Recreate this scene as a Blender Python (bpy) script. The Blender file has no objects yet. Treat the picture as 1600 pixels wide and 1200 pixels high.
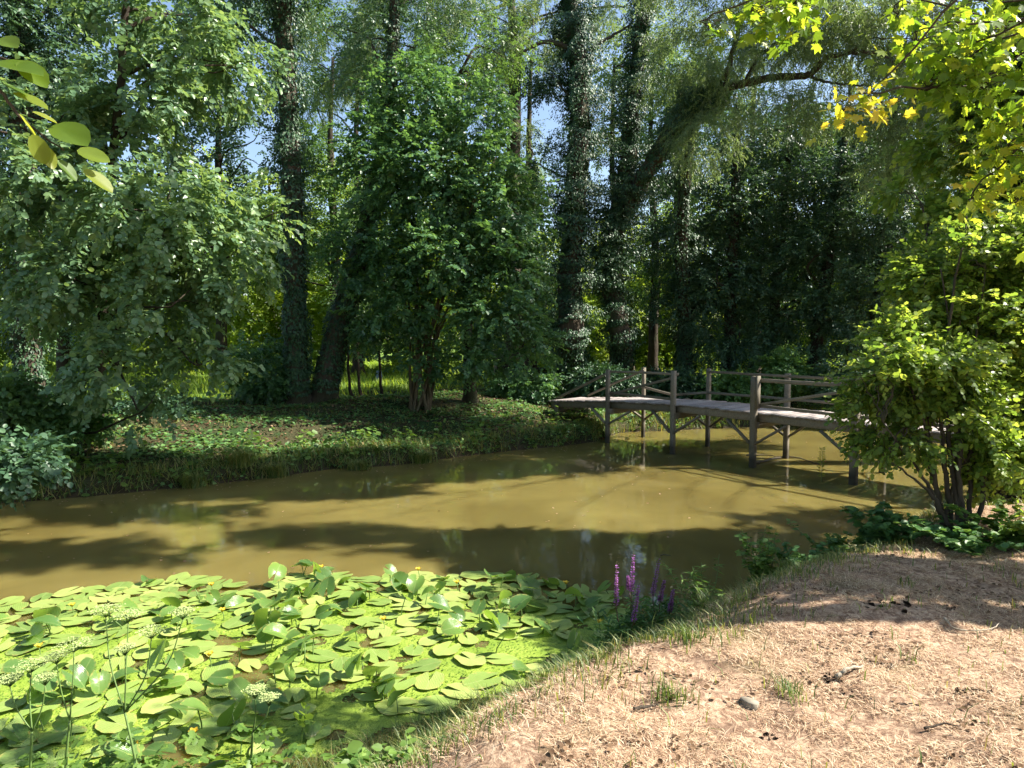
import bpy, math
import numpy as np
from mathutils import Vector

# ------------------------------------------------------------------ camera, sky, sun, exposure
scene = bpy.context.scene
C = scene.collection
CAM = np.array([0.0, 0.0, 2.7]); PITCH = math.atan(75 / 1080.0); F = 1080.0
cam_data = bpy.data.cameras.new('camera'); cam = bpy.data.objects.new('camera', cam_data); C.objects.link(cam)
cam.location = CAM; cam.rotation_euler = (math.pi / 2 - PITCH, 0, 0)
cam_data.sensor_width = 36; cam_data.lens = 36 * F / 1600; cam_data.clip_start = 0.05; cam_data.clip_end = 500
scene.camera = cam
SUN_AZ, SUN_EL = math.radians(87), math.radians(44)
world = bpy.data.worlds.new('World'); scene.world = world; world.use_nodes = True
wn = world.node_tree; wn.nodes.clear()
sky = wn.nodes.new('ShaderNodeTexSky'); sky.sky_type = 'NISHITA'; sky.sun_disc = False
sky.sun_elevation = SUN_EL; sky.sun_rotation = SUN_AZ; sky.air_density = 1.0; sky.dust_density = 1.2
bg = wn.nodes.new('ShaderNodeBackground'); bg.inputs['Strength'].default_value = 0.085
wo = wn.nodes.new('ShaderNodeOutputWorld')
wn.links.new(sky.outputs[0], bg.inputs[0]); wn.links.new(bg.outputs[0], wo.inputs[0])
sl = bpy.data.lights.new('sun', 'SUN'); sl.energy = 5.0; sl.angle = math.radians(0.6); sl.color = (1.0, 0.93, 0.82)
sun = bpy.data.objects.new('sun', sl); C.objects.link(sun)
SD = Vector((math.sin(SUN_AZ) * math.cos(SUN_EL), math.cos(SUN_AZ) * math.cos(SUN_EL), math.sin(SUN_EL)))
sun.rotation_euler = (-SD).to_track_quat('-Z', 'Y').to_euler()
scene.view_settings.view_transform = 'Standard'; scene.view_settings.look = 'None'
scene.view_settings.exposure = 1.6; scene.view_settings.gamma = 1
scene.render.engine = 'CYCLES'
cy = scene.cycles
cy.use_denoising = True; cy.use_adaptive_sampling = True; cy.adaptive_threshold = 0.02
cy.max_bounces = 6; cy.diffuse_bounces = 3; cy.glossy_bounces = 3; cy.transmission_bounces = 4; cy.transparent_max_bounces = 4
cy.caustics_reflective = False; cy.caustics_refractive = False; cy.sample_clamp_indirect = 6

# ------------------------------------------------------------------ helpers
cp, sp = math.cos(PITCH), math.sin(PITCH)
def ray(px, py):
    u = (px - 800) / F; v = (600 - py) / F
    return np.array([u, cp + v * sp, -sp + v * cp])
def W(px, py, d):                      # world point seen at a pixel of the photo, d metres ahead
    r = ray(px, py); return CAM + r * d / r[1]
def G(px, py, z=0.0):                  # world point on the level z
    r = ray(px, py); return CAM + r * (z - CAM[2]) / r[2]
def nrm(a):
    return a / np.maximum(np.linalg.norm(a, axis=-1, keepdims=True), 1e-9)
def RNG(s): return np.random.default_rng(abs(int(s)))
def noise3(p, scale, seed, oct=7):     # cheap smooth noise, about -1..1
    r = RNG(seed); s = np.zeros(len(p))
    for i in range(oct):
        k = r.normal(size=p.shape[1]); k = k / np.linalg.norm(k) * (2 * math.pi / scale) * r.uniform(.6, 1.7)
        s += np.sin(p @ k + r.uniform(0, 6.28))
    return s / math.sqrt(oct)

class MB:
    def __init__(s): s.v = []; s.f = []; s.r = []; s.n = 0
    def add(s, v, f, r=None):
        v = np.asarray(v, float).reshape(-1, 3); f = np.asarray(f, int)
        if f.ndim == 2 and f.shape[1] == 4: f = np.vstack([f[:, [0, 1, 2]], f[:, [0, 2, 3]]])
        s.v.append(v); s.f.append(f + s.n); s.n += len(v)
        if r is None: r = np.full(len(v), .5)
        s.r.append(np.broadcast_to(np.asarray(r, float), (len(v),)))
        return s
    def build(s, name, mat, parent=None, origin=(0, 0, 0), smooth=False):
        me = bpy.data.meshes.new(name)
        V = np.vstack(s.v) - np.asarray(origin, float); T = np.vstack(s.f)
        me.vertices.add(len(V)); me.vertices.foreach_set('co', V.astype(np.float32).ravel())
        me.loops.add(T.size); me.loops.foreach_set('vertex_index', T.astype(np.int32).ravel())
        me.polygons.add(len(T)); me.polygons.foreach_set('loop_start', np.arange(0, T.size, 3, dtype=np.int32))
        me.polygons.foreach_set('loop_total', np.full(len(T), 3, dtype=np.int32))
        if smooth: me.polygons.foreach_set('use_smooth', np.ones(len(T), dtype=bool))
        a = me.attributes.new('rnd', 'FLOAT', 'POINT'); a.data.foreach_set('value', np.concatenate(s.r).astype(np.float32))
        me.update(calc_edges=True); me.materials.append(mat)
        o = bpy.data.objects.new(name, me); C.objects.link(o)
        if parent is not None: o.parent = parent
        else: o.location = origin
        return o

def tag(o, label=None, cat=None, group=None, kind=None):
    if label: o['label'] = label
    if cat: o['category'] = cat
    if group: o['group'] = group
    if kind: o['kind'] = kind
    return o
def thing(name, label, cat, loc, group=None):
    o = bpy.data.objects.new(name, None); C.objects.link(o); o.location = loc; o.empty_display_size = .2
    return tag(o, label, cat, group)

def smooth_path(P, R, n=8, jit=0.0, seed=0):
    P = np.asarray(P, float); R = np.asarray(R, float)
    Q = np.vstack([2 * P[0] - P[1], P, 2 * P[-1] - P[-2]]); out = []; rr = []
    for i in range(len(P) - 1):
        p0, p1, p2, p3 = Q[i:i + 4]
        for t in np.linspace(0, 1, n, endpoint=False):
            out.append(.5 * ((2 * p1) + (-p0 + p2) * t + (2 * p0 - 5 * p1 + 4 * p2 - p3) * t * t + (-p0 + 3 * p1 - 3 * p2 + p3) * t ** 3))
            rr.append(R[i] + (R[i + 1] - R[i]) * t)
    out.append(P[-1]); rr.append(R[-1]); out = np.array(out); rr = np.array(rr)
    if jit: out[1:-1] += RNG(seed).normal(size=(len(out) - 2, 3)) * jit
    return out, rr
def tube(mb, P, R, sides=8, rough=0.0, seed=0, r=None, flute=0.0):
    P = np.asarray(P, float); R = np.asarray(R, float); n = len(P); rg = RNG(seed)
    T = nrm(np.gradient(P, axis=0)); ref = np.array([1., 0, 0]) if abs(T[0][0]) < .9 else np.array([0, 1., 0])
    A = nrm(np.cross(T, ref)); B = np.cross(T, A); a = np.linspace(0, 2 * math.pi, sides, endpoint=False)
    fl = 1 + flute * (np.sin(a * 3 + rg.uniform(0, 6)) * .5 + np.sin(a * 5 + rg.uniform(0, 6)) * .5)
    rad = R[:, None] * fl[None] * (1 + rough * rg.normal(size=(n, sides)))
    V = P[:, None] + (A[:, None] * np.cos(a)[None, :, None] + B[:, None] * np.sin(a)[None, :, None]) * rad[..., None]
    f = []
    i = np.arange(n - 1)[:, None] * sides; j = np.arange(sides)[None]; j2 = (j + 1) % sides
    f = np.stack([i + j, i + j2, i + sides + j2, i + sides + j], -1).reshape(-1, 4)
    V = np.vstack([V.reshape(-1, 3), P[-1], P[0]]); k = len(V)
    mb.add(V, f, r); base = mb.n - k
    e = (n - 1) * sides
    mb.f.append(np.array([[base + e + q, base + e + (q + 1) % sides, base + k - 2] for q in range(sides)] + [[base + (q + 1) % sides, base + q, base + k - 1] for q in range(sides)]))
    return mb
def beam(mb, p0, p1, w, h, up=(0, 0, 1), wob=0.0, seed=0):     # square timber between two points, w sideways, h along up
    p0 = np.asarray(p0, float); p1 = np.asarray(p1, float); t = nrm(p1 - p0); up = np.asarray(up, float)
    s = nrm(np.cross(t, up)); q = np.cross(s, t); b = min(w, h) * .12; rg = RNG(seed)
    prof = [(-w / 2 + b, -h / 2), (w / 2 - b, -h / 2), (w / 2, -h / 2 + b), (w / 2, h / 2 - b), (w / 2 - b, h / 2), (-w / 2 + b, h / 2), (-w / 2, h / 2 - b), (-w / 2, -h / 2 + b)]
    n = max(2, int(np.linalg.norm(p1 - p0) / .35) + 1); V = []
    for i, tt in enumerate(np.linspace(0, 1, n)):
        o = p0 + (p1 - p0) * tt + (rg.normal(size=3) * wob if 0 < i < n - 1 else 0)
        for (x, y) in prof: V.append(o + s * x + q * y)
    f = [[i * 8 + j, i * 8 + (j + 1) % 8, i * 8 + 8 + (j + 1) % 8, i * 8 + 8 + j] for i in range(n - 1) for j in range(8)]
    c = rg.uniform(0, 1)
    mb.add(V, f, c); base = mb.n - len(V)
    mb.f.append(np.array([[base, base + j + 1, base + j] for j in range(1, 7)] + [[base + (n - 1) * 8, base + (n - 1) * 8 + j, base + (n - 1) * 8 + j + 1] for j in range(1, 7)]))
    return mb

# leaf outlines: x across, y along, z lift; fans from the base
def fan(pts):
    v = np.array([(0, 0, 0)] + pts, float); f = np.array([[0, i + 1, i + 2] for i in range(len(pts) - 1)]); return v, f
KITE = fan([(.30, .45, .06), (0, 1, -.08), (-.30, .45, .06)])
OVAL = fan([(.28, .18, .05), (.38, .5, .06), (.22, .82, 0), (0, 1, -.1), (-.22, .82, 0), (-.38, .5, .06), (-.28, .18, .05)])
ROUND = fan([(.16, .08, .03), (.27, .28, .05), (.31, .5, .05), (.27, .72, .02), (.14, .92, -.03), (0, 1, -.09), (-.14, .92, -.03), (-.27, .72, .02), (-.31, .5, .05), (-.27, .28, .05), (-.16, .08, .03)])
WILLOW = fan([(.10, .4, .03), (0, 1, -.1), (-.10, .4, .03)])
MAPLE = fan([(.32, -.05, .03), (.30, .14, .02), (.62, .30, -.05), (.40, .42, .02), (.50, .74, -.05), (.20, .66, .03), (0, 1.05, -.08),
             (-.20, .66, .03), (-.50, .74, -.05), (-.40, .42, .02), (-.62, .30, -.05), (-.30, .14, .02), (-.32, -.05, .03)])
LOBED = fan([(.22, .05, .03), (.42, .32, 0), (.26, .40, .02), (.34, .72, -.02), (0, 1.0, -.08), (-.34, .72, -.02), (-.26, .40, .02), (-.42, .32, 0), (-.22, .05, .03)])
def put_leaves(mb, P, D, N, S, tpl, rnd):
    v, f = tpl; D = nrm(D); X = nrm(np.cross(D, N)); Z = np.cross(X, D); n = len(P)
    V = P[:, None] + (X[:, None] * v[None, :, 0:1] + D[:, None] * v[None, :, 1:2] + Z[:, None] * v[None, :, 2:3]) * S[:, None, None]
    Fc = f[None] + (np.arange(n) * len(v))[:, None, None]
    mb.add(V.reshape(-1, 3), Fc.reshape(-1, 3), np.repeat(rnd, len(v)))

def sprays(mb, P, D, Nn, leaf, tpl, k, twig, seed, tb=None, flop=.45, spread=.9, twr=.006):
    rg = RNG(seed); n = len(P); D = nrm(D); S = np.cross(D, Nn); S = nrm(S); Nn = nrm(np.cross(S, D))
    L = twig * rg.uniform(.7, 1.3, n); base = rg.uniform(0, 1, n)
    for j in range(k):
        t = (j + .6) / k; side = 1 if j % 2 else -1
        if j == k - 1: side = 0
        p = P + D * (L * t)[:, None] + Nn * (-(t ** 2) * .12 * L)[:, None]
        d = D * .55 + S * (side * spread) + rg.normal(size=(n, 3)) * .22 + np.array([0, 0, -.2])
        nn = Nn + rg.normal(size=(n, 3)) * flop
        put_leaves(mb, p, d, nn, leaf * rg.uniform(.65, 1.2, n) * (1.0 - .25 * abs(t - .5)), tpl, np.clip(base * .6 + rg.uniform(0, .4, n), 0, 1))
    if tb is not None:
        w = S * twr; e = P + D * L[:, None] - Nn * (.12 * L)[:, None]
        V = np.stack([P - w, P + w, e + w * .4, e - w * .4, P + Nn * twr * 1.6, e + Nn * twr * .6], 1); q = np.arange(n)[:, None] * 6
        tb.add(V.reshape(-1, 3), np.vstack([q + np.array([[0, 1, 2, 3]]), q + np.array([[1, 4, 5, 2]]), q + np.array([[4, 0, 3, 5]])]))

def clump_pts(clumps, n, seed, shell=.5, hole=-.2, hs=1.0):
    """clumps: (px, py, d, rx_px, rz_px, depth_m). Returns points, outward vectors, centres"""
    rg = RNG(seed); c = np.array([W(*q[:3]) for q in clumps]); d = np.array([q[2] for q in clumps])
    R = np.stack([[q[3] * q[2] / F, q[5], q[4] * q[2] / F] for q in clumps]); w = (R[:, 0] * R[:, 2]) ** 1.0 * (R[:, 1] ** .5)
    m = int(n * 2.2); i = rg.choice(len(clumps), m, p=w / w.sum()); u = nrm(rg.normal(size=(m, 3))) * (rg.uniform(0, 1, m) ** shell)[:, None]
    p = c[i] + u * R[i]; ok = noise3(p, hs, seed + 7) > hole; p = p[ok][:n]; u = u[ok][:n]; i = i[ok][:n]
    return p, nrm(u / R[i] + 1e-6), c[i]
def crown(clumps, n, leaf, tpl, seed, k=9, twig=.35, droop=.25, up=1.0, flop=.45, shell=.5, hole=-.25, hs=1.2, tb=None, spread=.9, zmin=None, twr=.006):
    mb = MB(); p, o, c = clump_pts(clumps, n // k, seed, shell, hole, hs); rg = RNG(seed + 1)
    if zmin is not None: q = p[:, 2] > zmin; p = p[q]; o = o[q]
    D = o * .8 + rg.normal(size=p.shape) * .45; D[:, 2] = D[:, 2] * .6 - droop
    N = np.array([0, 0, up]) + rg.normal(size=p.shape) * .35 + o * .35
    sprays(mb, p, D, N, leaf, tpl, k, twig, seed + 2, tb, flop, spread, twr); return mb

def ivy(mb, P, R, n, leaf, seed, bulk=None, tpl=KITE, t0=0.0):
    """leaves clothing a trunk path; bulk = extra thickness along it"""
    rg = RNG(seed); m = len(P); t = rg.uniform(t0, 1, n) * (m - 1); i = np.clip(t.astype(int), 0, m - 2); fr = (t - i)[:, None]
    p = P[i] * (1 - fr) + P[i + 1] * fr; r = R[i] * (1 - fr[:, 0]) + R[i + 1] * fr[:, 0]; T = nrm(P[i + 1] - P[i])
    A = nrm(np.cross(T, np.array([.2, 1, .1]))); B = np.cross(T, A); a = rg.uniform(0, 6.283, n)
    o = A * np.cos(a)[:, None] + B * np.sin(a)[:, None]
    b = np.full(n, .12) if bulk is None else np.interp(t / (m - 1), np.linspace(0, 1, len(bulk)), bulk)
    lump = np.clip(.45 + .75 * noise3(np.c_[p + o * .35], .9, seed + 3), 0, 1.8)
    rr = r + b * lump * rg.uniform(0, 1, n) ** .6
    put_leaves(mb, p + o * rr[:, None], np.array([0, 0, -.8]) + o * .5 + rg.normal(size=(n, 3)) * .35, o + np.array([0, 0, .5]) + rg.normal(size=(n, 3)) * .35,
               leaf * rg.uniform(.6, 1.2, n), tpl, rg.uniform(0, 1, n))
def branchlets(mb, clumps, frm, n, r0, seed, path=None):
    """curved limbs from a trunk path into the crown clumps"""
    rg = RNG(seed)
    for q in clumps:
        c = W(*q[:3]); R = np.array([q[3] * q[2] / F, q[5], q[4] * q[2] / F])
        for j in range(n):
            e = c + nrm(rg.normal(size=3)) * R * .75
            s = frm[min(len(frm) - 1, np.argmin(np.linalg.norm(frm - (c - np.array([0, 0, R[2] * .8])), axis=1)))] if path is None else path
            m = (s + c) / 2 + rg.normal(size=3) * .15 * np.linalg.norm(c - s) + np.array([0, 0, .1])
            pp, rr = smooth_path([s, m, c + rg.normal(size=3) * R * .2, e], [r0, r0 * .7, r0 * .4, r0 * .12], 5, .012, seed + j)
            tube(mb, pp, rr, 5, 0)

# ------------------------------------------------------------------ materials
def new_mat(name):
    m = bpy.data.materials.new(name); m.use_nodes = True; nt = m.node_tree; nt.nodes.clear()
    out = nt.nodes.new('ShaderNodeOutputMaterial'); return m, nt, out
def ramp(nt, fac, cols, pos=None):
    r = nt.nodes.new('ShaderNodeValToRGB'); e = r.color_ramp.elements
    pos = pos or np.linspace(0, 1, len(cols))
    while len(e) < len(cols): e.new(.5)
    for i, c in enumerate(cols): e[i].position = pos[i]; e[i].color = (*c, 1)
    nt.links.new(fac, r.inputs[0]); return r.outputs[0]
def noise(nt, scale, detail=4, vec=None, rough=.6, dist=0.0):
    n = nt.nodes.new('ShaderNodeTexNoise'); n.inputs['Scale'].default_value = scale; n.inputs['Detail'].default_value = detail
    n.inputs['Roughness'].default_value = rough; n.inputs['Distortion'].default_value = dist
    if vec is not None: nt.links.new(vec, n.inputs['Vector'])
    return n.outputs['Fac']
def mixc(nt, fac, a, b):
    m = nt.nodes.new('ShaderNodeMix'); m.data_type = 'RGBA'
    for s, v in ((0, fac), (6, a), (7, b)):
        if isinstance(v, (tuple, list)): m.inputs[s].default_value = (*v, 1)
        elif isinstance(v, (int, float)): m.inputs[s].default_value = v
        else: nt.links.new(v, m.inputs[s])
    return m.outputs[2]
def mapr(nt, v, a, b, c=0., d=1.):
    m = nt.nodes.new('ShaderNodeMapRange'); nt.links.new(v, m.inputs[0])
    for i, x in enumerate((a, b, c, d)): m.inputs[1 + i].default_value = x
    return m.outputs[0]
def attr(nt, name='rnd'):
    a = nt.nodes.new('ShaderNodeAttribute'); a.attribute_name = name; return a.outputs['Fac']
def texco(nt, which='Object'):
    return nt.nodes.new('ShaderNodeTexCoord').outputs[which]
def geopos(nt): return nt.nodes.new('ShaderNodeNewGeometry').outputs['Position']
def bumpn(nt, h, strength, dist=.02):
    b = nt.nodes.new('ShaderNodeBump'); b.inputs['Strength'].default_value = strength; b.inputs['Distance'].default_value = dist
    nt.links.new(h, b.inputs['Height']); return b.outputs[0]
def princ(nt, out, col, rough=.6, spec=.5, normal=None, **kw):
    p = nt.nodes.new('ShaderNodeBsdfPrincipled')
    if isinstance(col, tuple): p.inputs['Base Color'].default_value = (*col, 1)
    else: nt.links.new(col, p.inputs['Base Color'])
    if isinstance(rough, (int, float)): p.inputs['Roughness'].default_value = rough
    else: nt.links.new(rough, p.inputs['Roughness'])
    p.inputs['Specular IOR Level'].default_value = spec
    if normal is not None: nt.links.new(normal, p.inputs['Normal'])
    nt.links.new(p.outputs[0], out.inputs[0]); return p
def leaf_mat(name, cols, rough=.42, trans=.42, spec=.5, tcol=1.35, yellow=1.25):
    if name in ('leaf_grey_green', 'leaf_hazel', 'leaf_dark', 'leaf_ivy', 'leaf_green', 'herb_green'): cols = [tuple(x * 1.3 for x in c) for c in cols]
    m, nt, out = new_mat(name); col = ramp(nt, attr(nt), cols)
    p = princ(nt, out, col, rough, spec)
    t = nt.nodes.new('ShaderNodeBsdfTranslucent'); mm = nt.nodes.new('ShaderNodeVectorMath'); mm.operation = 'MULTIPLY'
    nt.links.new(col, mm.inputs[0]); mm.inputs[1].default_value = (tcol * yellow, tcol * 1.1, tcol * .55); nt.links.new(mm.outputs[0], t.inputs[0])
    mx = nt.nodes.new('ShaderNodeMixShader'); mx.inputs[0].default_value = trans
    nt.links.new(p.outputs[0], mx.inputs[1]); nt.links.new(t.outputs[0], mx.inputs[2]); nt.links.new(mx.outputs[0], out.inputs[0]); return m
def bark_mat(name, a, b, scale=6):
    m, nt, out = new_mat(name); co = texco(nt); mp = nt.nodes.new('ShaderNodeMapping'); mp.inputs['Scale'].default_value = (1, 1, .22)
    nt.links.new(co, mp.inputs[0]); n = noise(nt, scale, 8, mp.outputs[0], .7, .6); n2 = noise(nt, 1.3, 3, co)
    col = mixc(nt, mapr(nt, n2, .5, .75), ramp(nt, n, [a, b, tuple(x * 1.5 for x in b)], [.3, .55, .8]), (.05, .065, .03))
    princ(nt, out, col, .9, .2, bumpn(nt, n, 1, .05)); return m

M = {}
M['leaf_maple'] = leaf_mat('leaf_green', [(.04, .09, .032), (.065, .13, .04), (.10, .19, .05)])
M['leaf_left'] = leaf_mat('leaf_grey_green', [(.065, .125, .07), (.10, .18, .085), (.17, .25, .11)], .34)
M['leaf_hazel'] = leaf_mat('leaf_hazel', [(.035, .085, .045), (.062, .14, .058), (.11, .21, .06)], .4)
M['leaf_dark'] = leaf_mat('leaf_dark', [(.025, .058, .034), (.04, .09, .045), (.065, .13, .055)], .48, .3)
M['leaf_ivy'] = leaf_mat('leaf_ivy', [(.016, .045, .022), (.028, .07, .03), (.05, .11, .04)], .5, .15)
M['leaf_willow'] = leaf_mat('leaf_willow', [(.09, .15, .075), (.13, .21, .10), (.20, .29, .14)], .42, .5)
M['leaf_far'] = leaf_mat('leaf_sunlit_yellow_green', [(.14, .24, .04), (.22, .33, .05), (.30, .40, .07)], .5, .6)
M['leaf_bush'] = leaf_mat('leaf_bush', [(.07, .15, .035), (.13, .23, .045), (.23, .34, .07), (.36, .44, .10)], .4, .58)
M['leaf_norway'] = leaf_mat('leaf_yellowing', [(.08, .17, .02), (.15, .27, .03), (.26, .37, .04), (.42, .46, .05), (.56, .48, .06)], .42, .58)
M['leaf_near'] = leaf_mat('leaf_lime', [(.07, .15, .015), (.15, .22, .02), (.25, .29, .04)], .42, .55)
M['herb'] = leaf_mat('herb_green', [(.04, .10, .035), (.07, .16, .045), (.12, .22, .06)], .5, .35)
M['herb_lit'] = leaf_mat('herb_bright', [(.07, .15, .03), (.12, .22, .04), (.18, .29, .06)], .45, .4)
M['grass_green'] = leaf_mat('grass_green', [(.055, .11, .025), (.10, .17, .035), (.20, .25, .06), (.35, .30, .12)], .5, .35)
M['grass_dry'] = leaf_mat('grass_straw', [(.20, .11, .065), (.42, .27, .165), (.64, .47, .32), (.82, .68, .50)], .6, .2, .3, 1.0, 1.0)
M['bark'] = bark_mat('bark', (.03, .024, .018), (.085, .068, .05))
M['bark_pale'] = bark_mat('bark_pale', (.07, .055, .035), (.16, .125, .08), 14)
M['bark_dark'] = bark_mat('bark_dark', (.016, .013, .010), (.05, .038, .028))

def wood_mat(name, a, b, c):
    m, nt, out = new_mat(name); co = texco(nt); g = noise(nt, 3, 3, co); w = noise(nt, 38, 6, co, .7, 1.5)
    base = ramp(nt, attr(nt), [a, b, c]); col = mixc(nt, mapr(nt, w, .35, .7, 0, .75), base, tuple(x * .35 for x in b))
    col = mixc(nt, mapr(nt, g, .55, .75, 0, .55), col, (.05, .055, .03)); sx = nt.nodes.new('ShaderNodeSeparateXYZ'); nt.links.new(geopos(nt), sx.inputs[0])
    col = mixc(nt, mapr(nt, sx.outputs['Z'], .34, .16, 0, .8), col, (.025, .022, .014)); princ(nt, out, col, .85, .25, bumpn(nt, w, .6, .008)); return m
M['wood'] = wood_mat('weathered_wood', (.17, .15, .11), (.23, .20, .15), (.30, .26, .20))
M['deck'] = wood_mat('deck_wood', (.30, .26, .24), (.40, .35, .33), (.50, .45, .42))
M['drift'] = wood_mat('pale_wood', (.30, .25, .18), (.42, .36, .27), (.5, .44, .34))

# ground
m, nt, out = new_mat('ground'); pos = geopos(nt); n1 = noise(nt, 1.1, 4, pos); n2 = noise(nt, 26, 8, pos, .75, .8); n3 = noise(nt, 6, 5, pos, .65)
dry = ramp(nt, n2, [(.10, .058, .038), (.30, .19, .125), (.50, .355, .24), (.66, .505, .365)], [.32, .46, .56, .72])
dry = mixc(nt, mapr(nt, n3, .52, .64, 0, .8), dry, (.15, .09, .06)); dry = mixc(nt, mapr(nt, n1, .58, .7, 0, .6), dry, (.14, .15, .05))
litter = ramp(nt, n2, [(.02, .02, .010), (.05, .05, .022), (.10, .085, .045)], [.35, .5, .7])
litter = mixc(nt, mapr(nt, n1, .5, .62), litter, (.03, .06, .018))
mud = (.045, .032, .018)
meadow = ramp(nt, n3, [(.07, .14, .025), (.12, .2, .03), (.18, .25, .05)], [.35, .5, .65])
green_g = ramp(nt, n2, [(.03, .04, .015), (.07, .10, .025), (.13, .16, .05)], [.35, .5, .65]); dry = mixc(nt, attr(nt, 'fringe'), dry, green_g); col = mixc(nt, attr(nt, 'far'), dry, litter); col = mixc(nt, attr(nt, 'meadow'), col, meadow); col = mixc(nt, attr(nt, 'mud'), col, mud)
princ(nt, out, col, .95, .15, bumpn(nt, n2, .9, .03)); M['ground'] = m

# water: turbid brown body with a clear sharp surface
m, nt, out = new_mat('murky_water'); pos = geopos(nt); n = noise(nt, .55, 3, pos, .5, .5)
col = mixc(nt, mapr(nt, n, .35, .7), (.118, .095, .029), (.175, .145, .046))
rp = noise(nt, 5.5, 3, pos, .5)
p = princ(nt, out, col, .012, .5, bumpn(nt, rp, .07, .02)); p.inputs['IOR'].default_value = 1.33; p.subsurface_method = 'BURLEY'
p.inputs['Subsurface Weight'].default_value = 1; p.inputs['Subsurface Scale'].default_value = .15; p.inputs['Subsurface Radius'].default_value = (1.3, 1.0, .45)
M['water'] = m

# duckweed
m, nt, out = new_mat('duckweed'); pos = geopos(nt); v = nt.nodes.new('ShaderNodeTexVoronoi'); v.inputs['Scale'].default_value = 95; nt.links.new(pos, v.inputs['Vector'])
n = noise(nt, 3, 5, pos, .7); c1 = ramp(nt, n, [(.15, .24, .035), (.24, .33, .05), (.33, .41, .08)], [.35, .5, .68])
col = mixc(nt, mapr(nt, v.outputs['Distance'], .35, .7), c1, (.14, .21, .02)); p = princ(nt, out, col, .55, .35, bumpn(nt, v.outputs['Distance'], -.5, .006)); M['duckweed'] = m

# lily pads
def pad_mat(name, cols, rough, trans):
    m, nt, out = new_mat(name); co = texco(nt); oi = nt.nodes.new('ShaderNodeObjectInfo').outputs['Random']
    n = noise(nt, 9, 5, co, .65, .4); base = ramp(nt, oi, cols)
    speck = noise(nt, 60, 4, co, .8); col = mixc(nt, mapr(nt, speck, .52, .7, 0, .6), base, (.30, .36, .10))
    e = mapr(nt, attr(nt), .8, 1.02); k = nt.nodes.new('ShaderNodeMath'); k.operation = 'MULTIPLY'; nt.links.new(e, k.inputs[0]); nt.links.new(mapr(nt, n, .5, .6), k.inputs[1])
    col = mixc(nt, k.outputs[0], col, (.42, .34, .10)); col = mixc(nt, mapr(nt, n, .64, .70), col, (.24, .16, .06))
    sy = nt.nodes.new('ShaderNodeSeparateXYZ'); nt.links.new(co, sy.inputs[0]); ab = nt.nodes.new('ShaderNodeMath'); ab.operation = 'ABSOLUTE'; nt.links.new(sy.outputs['Y'], ab.inputs[0])
    col = mixc(nt, mapr(nt, ab.outputs[0], .022, .006, 0, .45), col, (.34, .42, .16))
    w = nt.nodes.new('ShaderNodeTexWave'); w.wave_type = 'BANDS'; w.bands_direction = 'Y'; w.inputs['Scale'].default_value = 7; w.inputs['Distortion'].default_value = 4; nt.links.new(co, w.inputs[0])
    p = princ(nt, out, col, rough, .5, bumpn(nt, w.outputs['Fac'], .25, .006))
    t = nt.nodes.new('ShaderNodeBsdfTranslucent'); nt.links.new(mixc(nt, .7, col, (.30, .46, .03)), t.inputs[0]); mx = nt.nodes.new('ShaderNodeMixShader'); mx.inputs[0].default_value = trans
    nt.links.new(p.outputs[0], mx.inputs[1]); nt.links.new(t.outputs[0], mx.inputs[2]); nt.links.new(mx.outputs[0], out.inputs[0]); return m
M['pad'] = pad_mat('floating_pad', [(.15, .24, .06), (.21, .31, .07), (.27, .36, .09), (.33, .40, .12)], .36, .1)
M['raised'] = pad_mat('raised_leaf', [(.07, .16, .05), (.11, .21, .06), (.17, .29, .06)], .25, .42)
def plain(name, col, rough=.6, spec=.4):
    m, nt, out = new_mat(name); n = noise(nt, 14, 5, texco(nt), .7); c = mixc(nt, mapr(nt, n, .35, .7), tuple(x * .7 for x in col), tuple(min(1, x * 1.2) for x in col))
    princ(nt, out, c, rough, spec); return m
M['yellow'] = plain('yellow_bloom', (.75, .5, .03)); M['purple'] = leaf_mat('purple_bloom', [(.24, .07, .30), (.38, .13, .44), (.55, .26, .58)], .6, .3, .2, 1, 1)
M['purple'].node_tree.nodes
M['stem'] = plain('green_stem', (.12, .2, .05)); M['stem_red'] = plain('reddish_stem', (.14, .09, .05)); M['umbel'] = plain('cream_umbel', (.36, .44, .17), .8, .2)
M['stone'] = plain('pale_stone', (.27, .235, .18), .85, .2); M['blue_cloth'] = plain('blue_cloth', (.38, .46, .68), .8, .1); M['white_cloth'] = plain('white_cloth', (.7, .68, .66), .8, .1)
M['soil'] = plain('dark_soil', (.05, .035, .025), .95, .1)

# ------------------------------------------------------------------ stream outline and terrain
NEAR = [(-60, -14), (-14, .2), (-7.5, 1.9)] + [tuple(G(*q)[:2]) for q in ((-150, 1290), (150, 1290), (380, 1240), (560, 1175), (700, 1118), (850, 1068), (960, 1018), (1060, 972), (1190, 925))] + \
       [(3.3, 7.9), (4.6, 8.25), (6.0, 8.7), (7.4, 9.7), (9, 11.6), (12, 14.2), (19, 18), (60, 36)]
FAR = [(-60, -2), (-14, 8.6)] + [tuple(G(*q)[:2]) for q in ((-120, 803), (0, 787), (150, 775), (300, 760), (400, 749), (520, 733), (620, 727), (700, 716), (800, 704), (870, 698), (930, 690), (968, 676), (1060, 672), (1150, 668), (1260, 660))] + \
      [(11, 22.6), (16, 25), (27, 31), (60, 48)]
POLY = np.array(NEAR + FAR[::-1], float)
def seg_dist(p, line):
    line = np.asarray(line, float); best = np.full(len(p), 1e9)
    for a, b in zip(line[:-1], line[1:]):
        ab = b - a; t = np.clip(((p - a) @ ab) / (ab @ ab), 0, 1); best = np.minimum(best, np.linalg.norm(p - a - t[:, None] * ab, axis=1))
    return best
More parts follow.
